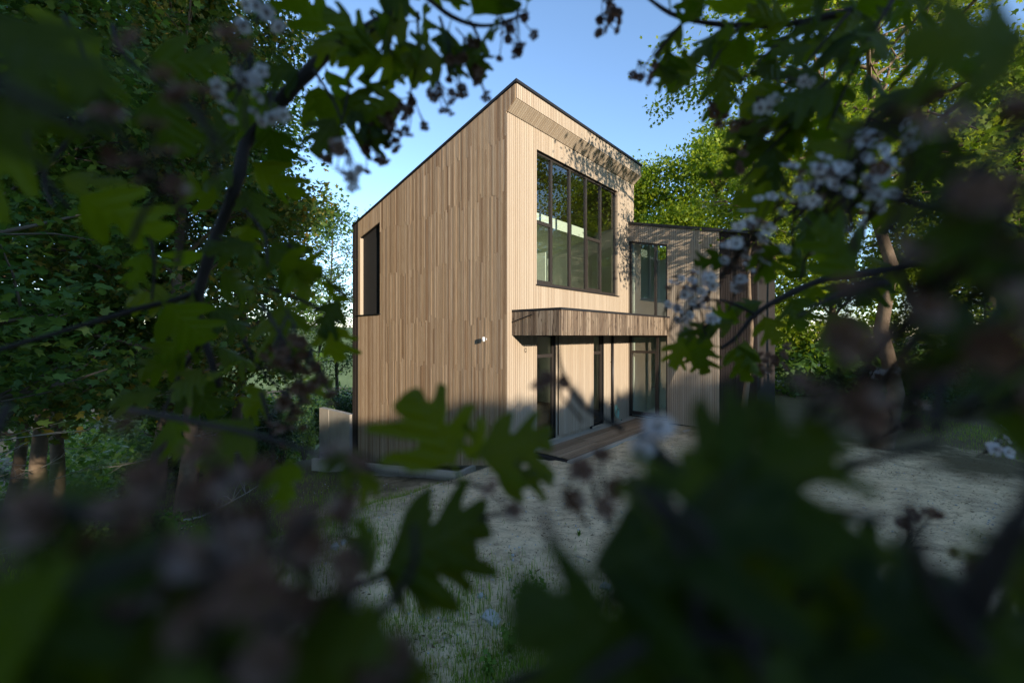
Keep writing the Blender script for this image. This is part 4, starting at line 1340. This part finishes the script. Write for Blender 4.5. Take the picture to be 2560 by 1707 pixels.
# left main limb: comes over the top and hangs down
b1, Q1 = left.branch([(-0.55, 0.05, 3.35), (-0.30, 0.30, 3.38), A(900, -60, .42), A(760, 110, .42), A(640, 238, .42), A(568, 322, .42), A(545, 420, .41), A(490, 560, .41), A(460, 665, .41), A(458, 740, .41), A(480, 810, .40), A(505, 890, .40)], 0.0085, 0.0028)
b2, Q2 = left.branch([A(461, 668, .41), A(400, 690, .40), A(330, 706, .39), A(200, 745, .37), A(-60, 820, .34)], 0.0034, 0.0018)
b1b, Q1b = left.branch([A(470, 780, .405), A(420, 850, .40), A(370, 960, .38)], 0.0024, 0.001)
left.leafy(b1, Q1[14:], 0.020, 0.055)
left.leafy(b2, Q2[:9], 0.03, 0.05)
left.leafy(b1b, Q1b, 0.026, 0.05)
# top middle limb
b3, Q3 = left.branch([A(900, -60, .42), A(960, -20, .40), A(1040, 40, .39), A(1120, 60, .39), A(1215, 30, .39)], 0.0032, 0.001)
left.leafy(b3, Q3, 0.016, 0.052)
for (x0, y0, x1, y1) in ((900, 20, 840, 180), (960, 30, 930, 260), (1010, 40, 1030, 190), (1080, 50, 1110, 160), (800, 90, 780, 300), (720, 160, 800, 330), (850, 30, 900, 130)):
    o, Q = left.branch([A(x0, y0, .40), A((x0 + x1) / 2 + 12, (y0 + y1) / 2, .39), A(x1, y1, .385)], 0.0016, 0.0008, 'twig')
    left.leafy(o, Q, 0.021, 0.046)
for (x, y, n_) in ((955, 255, 9), (1010, 215, 8), (885, 305, 10), (905, 270, 8), (1045, 165, 7), (1075, 120, 7), (1165, 75, 7), (1200, 60, 5), (845, 335, 8), (1100, 185, 5)):
    left.cluster(A(x, y, .385), n_, 0.017, True, 0.006, (0.2, -0.3, -0.8))
for (x, y) in ((780, 350), (795, 375), (600, 45), (565, 150), (545, 215), (610, 240)):
    left.cluster(A(x, y, .30), 6, 0.014, False, 0.006, (0.1, -0.4, -0.6))
# leaf and faded, backlit-dark blossom hanging in front of the valley gap
o, Q = left.branch([A(600, 700, .30), A(640, 760, .29), A(670, 830, .285), A(690, 930, .28)], 0.0014, 0.0007, 'twig')
for (x, y) in ((672, 785), (650, 835), (712, 840), (735, 885), (690, 900), (655, 930), (668, 975), (640, 800)):
    left.cluster(A(x, y, .28), 7, 0.011, True, 0.0055, (0.1, -0.3, -0.6))
# big leaves in the lower middle on their own twig
o8, Q8 = left.branch([A(300, 940, .24), A(560, 992, .21), A(740, 1046, .20), A(880, 1085, .19), A(1050, 1105, .19), A(1120, 1120, .195)], 0.0017, 0.0008)
def hero(bush, parent, bx, by, tx, ty, d, size=None, var=0, tilt=(0, 0, 0)):
    p = A(bx, by, d); q = A(tx, ty, d)
    dd = q - p
    v = np.array([0, 0, EYE]) - p; v /= np.linalg.norm(v)
    bush.leaf(parent, p, dd, v + np.array(tilt), np.linalg.norm(dd) if size is None else size, var, True)
hero(left, o8, 1062, 1108, 950, 890, .19, None, 2, (0.1, 0, 0.2))
hero(left, o8, 1062, 1062, 1262, 1000, .19, None, 0, (0.2, 0, 0.5))
hero(left, o8, 1100, 1090, 1275, 1098, .19, None, 1, (0, 0, 1.0))
hero(left, o8, 1085, 1085, 1100, 960, .195, None, 3, (0.9, 0, 0.0))
hero(left, o8, 870, 1062, 800, 1055, .19, 0.026, 1, (0, 0, 1.5))
hero(left, o8, 660, 1020, 648, 1180, .20, None, 1, (1.6, 0, 0.0))
hero(left, o8, 760, 1050, 880, 1110, .19, None, 3, (0, 0, 1.6))
o9, Q9 = left.branch([A(640, 1420, .17), A(760, 1370, .17), A(860, 1330, .165), A(900, 1310, .165)], 0.0016, 0.0008, 'twig')
hero(left, o9, 845, 1335, 1110, 1185, .165, None, 0, (0.0, 0, 0.3))
hero(left, o9, 860, 1325, 1095, 1265, .17, None, 2, (0.3, 0, 0.8))
hero(left, o9, 848, 1350, 838, 1190, .17, None, 1, (1.8, 0, 0.1))
hero(left, o9, 850, 1320, 1000, 1330, .17, None, 3, (0.0, 0, 1.2))
# left masses, very near the lens
for (x, y, d, a_, n_) in ((30, 60, .30, -40, 3), (150, 40, .26, -60, 3), (60, 230, .22, -70, 2), (260, 60, .30, -50, 3), (180, 300, .28, -80, 2),
                          (20, 930, .15, -50, 1), (560, 480, .36, -60, 4), (660, 560, .35, -45, 4), (620, 660, .35, -30, 3), (340, 520, .34, -90, 2), (560, 780, .36, -60, 3), (600, 900, .30, -80, 2), 
                          (-60, 1420, .060, 20, 2), (300, 1620, .060, 60, 2), (520, 1640, .065, 70, 1), (-80, 1180, .065, -20, 1), (740, 1680, .07, 80, 1), (130, 1480, .075, 10, 2), (-40, 150, .075, -30, 1)):
    left.spray(x, y, d, a_, n_, 0.05 if d > 0.2 else 0.036, 0.06 if d > .2 else 0.03)
for (x, y, d, n_, fd) in ((430, 200, .13, 3, 1), (520, 120, .14, 3, 1), (300, 340, .13, 4, 1), (480, 260, .13, 3, 1), (380, 420, .14, 4, 1), (560, 1150, .085, 3, 1), (480, 1270, .075, 4, 1), (640, 1290, .075, 4, 1), (700, 1350, .07, 4, 1), (300, 1220, .08, 4, 1),
                          (830, 1450, .075, 4, 1), (600, 1460, .065, 4, 1), (760, 1170, .10, 3, 1), (960, 1590, .08, 3, 1), (1165, 1140, .15, 2, 1), (420, 1130, .08, 3, 1), (200, 1350, .065, 4, 1), (380, 1420, .065, 4, 1), (90, 1250, .07, 3, 1)):
    left.cluster(A(x, y, d), n_, 0.011, bool(fd), 0.005)

# right: limb with white blossom
b4, Q4 = right.branch([(0.9, 0.0, 2.9), (0.85, 0.35, 2.95), A(2420, 545, .50), A(2060, 615, .50), A(1900, 640, .49), A(1800, 682, .48), A(1735, 722, .475), A(1690, 775, .47), A(1655, 800, .47)], 0.006, 0.0018)
right.leafy(b4, Q4[12:], 0.022, 0.044)
o, Q = right.branch([A(1735, 722, .475), A(1660, 690, .46), A(1600, 700, .45), A(1550, 740, .45)], 0.0016, 0.0008, 'twig')
hero(right, o, 1570, 770, 1545, 845, .45, None, 0); hero(right, o, 1600, 780, 1612, 862, .45, None, 2); hero(right, o, 1690, 770, 1712, 880, .46, None, 1); hero(right, o, 1640, 760, 1560, 772, .45, None, 3, (0, 0, 1)); hero(right, o, 1655, 770, 1585, 745, .45, None, 3, (0, 0, 1)); hero(right, o, 1700, 740, 1610, 752, .45, None, 1, (0, 0, .7))
b5, Q5 = right.branch([A(2420, 545, .50), A(2150, 480, .42), A(1980, 440, .37), A(1850, 470, .36), A(1740, 540, .36), A(1650, 640, .38)], 0.0035, 0.001)
right.leafy(b5, Q5, 0.024, 0.042)
b6, Q6 = right.branch([(0.8, 0.2, 3.3), A(2300, -150, .44), A(2050, -10, .42), A(1850, 50, .41), A(1700, 60, .41), A(1560, 40, .41), A(1480, -10, .41)], 0.006, 0.0014)
right.leafy(b6, Q6[6:], 0.019, 0.05)
for (x0, y0, x1, y1, d) in ((1850, 50, 1700, 190, .40), (1950, 30, 1800, 230, .38), (1700, 60, 1620, 190, .40), (1580, 40, 1490, 165, .41), (2050, 0, 1900, 300, .35), (2000, 100, 1760, 330, .36), (2200, 60, 2060, 320, .30), (2250, 200, 1980, 420, .30), (1900, 220, 1700, 420, .37)):
    o, Q = right.branch([A(x0, y0, d), A((x0 + x1) / 2 - 10, (y0 + y1) / 2, d), A(x1, y1, d)], 0.0018, 0.0008, 'twig')
    right.leafy(o, Q, 0.020, 0.05)
for (x, y, d, n_, fd) in ((1955, 375, .29, 9, 0), (1990, 395, .29, 8, 0), (1925, 440, .29, 8, 0), (1870, 440, .30, 8, 0), (1900, 425, .30, 9, 0), (1845, 465, .34, 9, 0), (1800, 440, .34, 7, 0), (1985, 430, .31, 8, 0), (2020, 465, .31, 6, 0), (1745, 515, .35, 8, 0), (1705, 560, .36, 8, 0), (1760, 585, .36, 7, 0), (1675, 600, .38, 8, 0),
                          (1565, 660, .43, 9, 0), (1600, 685, .43, 8, 0), (1640, 655, .42, 8, 0), (1630, 725, .43, 7, 0), (1545, 735, .45, 6, 0), (1700, 650, .42, 8, 0), (1535, 690, .44, 4, 0), (1660, 400, .38, 7, 1), (1700, 300, .38, 6, 1), (1640, 250, .40, 6, 1), (1480, 160, .41, 5, 1), (1390, 55, .41, 6, 1), (1395, 15, .41, 6, 1), (1760, 250, .37, 6, 0), (1830, 200, .36, 5, 0), (2030, 300, .3, 5, 0),
                          (2030, 860, .50, 7, 0), (2000, 880, .50, 6, 1), (1760, 845, .50, 8, 1), (1785, 815, .5, 6, 1), (2290, 1020, .42, 8, 0), (1870, 560, .40, 6, 0), (1930, 520, .38, 6, 0)):
    right.cluster(A(x, y, d), n_, 0.015, bool(fd), 0.0062, (0.1, -0.4, -0.6) if y < 330 else None)
right.branch([A(1480, -10, .41), A(1425, -12, .41), A(1397, 5, .41), A(1390, 45, .41)], 0.0012, 0.0007, 'twig')
right.branch([A(1560, 60, .41), A(1520, 105, .41), A(1482, 150, .41)], 0.0012, 0.0007, 'twig')
b7, Q7 = right.branch([A(1465, 1000, .145), A(1560, 1090, .14), A(1680, 1210, .13), A(1800, 1330, .125), A(1960, 1480, .12), A(2200, 1700, .12), (0.55, -0.05, 2.3), (0.9, -0.1, 1.9)], 0.0022, 0.006)
for (x, y, d, a_, n_) in ((1560, 1060, .095, -60, 2), (1720, 1080, .085, -20, 2), (1640, 1330, .075, 200, 2), (1800, 1480, .065, 190, 2), (1560, 1600, .065, 100, 2), (1380, 1560, .08, 110, 1), (1780, 1640, .06, 120, 2),
                          (2000, 1560, .065, 60, 2), (2200, 1500, .065, 80, 2), (2330, 1600, .06, 120, 2), (1860, 1220, .09, -60, 1), (2260, 820, .10, 200, 1), (2330, 640, .075, 190, 2),
                          (2320, 480, .09, 230, 1), (2360, 300, .075, 220, 2), (2300, 60, .085, 220, 2), (2040, 650, .25, 200, 2)):
    right.spray(x, y, d, a_, n_, 0.05 if d > 0.18 else 0.038, 0.06 if d > .18 else 0.032)
for (x, y, d, n_, fd) in ((2100, 700, .085, 4, 1), (2010, 810, .09, 3, 1), (2220, 560, .075, 4, 1), (2170, 330, .085, 4, 1), (1910, 920, .085, 4, 1), (2080, 820, .08, 4, 1), (2230, 760, .075, 4, 1), (1520, 1060, .12, 2, 0), (1290, 860, .20, 2, 1), (1260, 930, .19, 2, 1), (1300, 1090, .15, 2, 1), (1375, 1065, .15, 2, 1), (1400, 1130, .15, 2, 1),
                          (2080, 960, .26, 4, 1), (2280, 420, .075, 4, 1), (1990, 300, .13, 3, 1), (2320, 1300, .1, 4, 1), (2260, 640, .09, 5, 1), (2160, 500, .10, 5, 1), (2300, 880, .09, 5, 1), (2120, 1230, .22, 4, 1)):
    right.cluster(A(x, y, d), n_, 0.012, bool(fd), 0.0055)
o, Q = right.branch([A(1430, 985, .22), A(1340, 930, .22), A(1290, 850, .23), A(1280, 790, .235)], 0.0016, 0.0009, 'twig')

for (x, y, d, a_, n_) in ((1600, 1120, .13, -70, 4), (1700, 1180, .12, -30, 4), (1800, 1120, .13, 20, 4), (1560, 1300, .12, -80, 4), (1650, 1450, .11, 200, 4), (1800, 1350, .12, 0, 4), (1900, 1420, .13, -20, 4), (2050, 1500, .12, 30, 4), (2200, 1450, .13, 10, 4), (1450, 1500, .11, 200, 3), (1500, 1400, .13, -100, 4), (1850, 1200, .14, -70, 4), (2300, 1420, .14, 60, 4), (1750, 1020, .15, -60, 4), (1700, 1540, .12, 10, 4), (2260, 480, .13, 250, 4), (2300, 700, .12, 230, 4), (2200, 620, .14, 240, 3), (2330, 880, .13, 200, 3), (2150, 740, .15, 250, 3)):
    right.spray(x, y, d, a_, n_, 0.042, 0.045)
for (x, y, d, a_, n_) in ((120, 1420, .12, 0, 4), (330, 1500, .11, 20, 4), (560, 1540, .12, 30, 4), (60, 1540, .12, 20, 4), (760, 1540, .12, 60, 3), (240, 1330, .13, -10, 3)):
    left.spray(x, y, d, a_, n_, 0.042, 0.045)
for (bx, by, tx, ty, d, v) in ((1620, 1180, 1960, 1010, .080, 2), (1700, 1270, 1960, 1250, .078, 0), (1650, 1220, 1490, 1540, .075, 2), (1800, 1400, 1560, 1640, .070, 0), (1600, 1640, 1200, 1330, .070, 2), (1900, 1450, 2300, 1390, .065, 2), (1990, 1640, 2390, 1450, .060, 0),
                               (1700, 1660, 2060, 1470, .060, 3), (1560, 1090, 1760, 925, .090, 0), (1500, 1040, 1470, 1230, .10, 1), (2420, 1250, 2240, 1330, .08, 0), (2380, 860, 2120, 700, .075, 2), (2400, 600, 2130, 520, .07, 0), (2400, 120, 2090, 60, .08, 2)):
    hero(right, b7, bx, by, tx, ty, d, None, v, (0.1, 0.0, 0.5))
for (bx, by, tx, ty, d, v) in ((-120, 1560, 330, 1310, .060, 2), (180, 1660, 560, 1400, .060, 0), (460, 1680, 880, 1470, .065, 2), (-140, 1290, 190, 1150, .070, 0), (760, 1700, 960, 1500, .08, 3), (-100, 40, 220, 190, .09, 0), (-80, 360, 150, 230, .10, 2)):
    hero(left, b2, bx, by, tx, ty, d, None, v, (-0.1, 0.0, 0.5))

# unseen bush foliage around the viewpoint, added to darken the near leaves
def shade_shell(bush, sx, n, seed):
    r = np.random.default_rng(seed)
    P = np.stack([r.uniform(-0.15, 1.35, n) * sx, r.uniform(-1.15, 0.42, n), r.uniform(1.3, 4.1, n)], 1)
    x, y, z = P[:, 0], P[:, 1], P[:, 2] - EYE
    seen = (y > -0.03) & (np.abs(x) < 1.30 * (y + 0.05)) & (z < 0.90 * (y + 0.05)) & (z > -0.92 * (y + 0.05))
    room = np.sqrt(x * x + y * y + z * z) < 0.20
    sunny = (z > 0.45) & (x * sx > 0.9)
    k = ~seen & ~room & ~sunny & (vnoise(P[:, 0] * 5, P[:, 1] * 5 + P[:, 2] * 4, seed) + r.normal(0, 0.3, n) > -0.15)
    P = P[k]
    tv = np.array([(x_, y_, -0.1 * abs(x_)) for x_, y_ in half[::2]] + [(-x_, y_, -0.1 * abs(x_)) for x_, y_ in half[::-2]])
    c = np.array([[0, 0.5, 0.03]]); tv = np.concatenate([c, tv]); m_ = len(tv)
    tf = np.array([(0, i, i + 1) for i in range(1, m_ - 1)] + [(0, m_ - 1, 1)])
    V, T = scatter_geo(tv, tf, P - bush.base, rand_rot(len(P), r, 0.8), 0.05 * r.uniform(0.7, 1.2, len(P)))
    o = mesh_np('foliage', V, T, M['leaf_haw'], bush.root)
    o['kind'] = 'stuff'
shade_shell(left, -1, 4200, 3)
shade_shell(right, 1, 4200, 4)
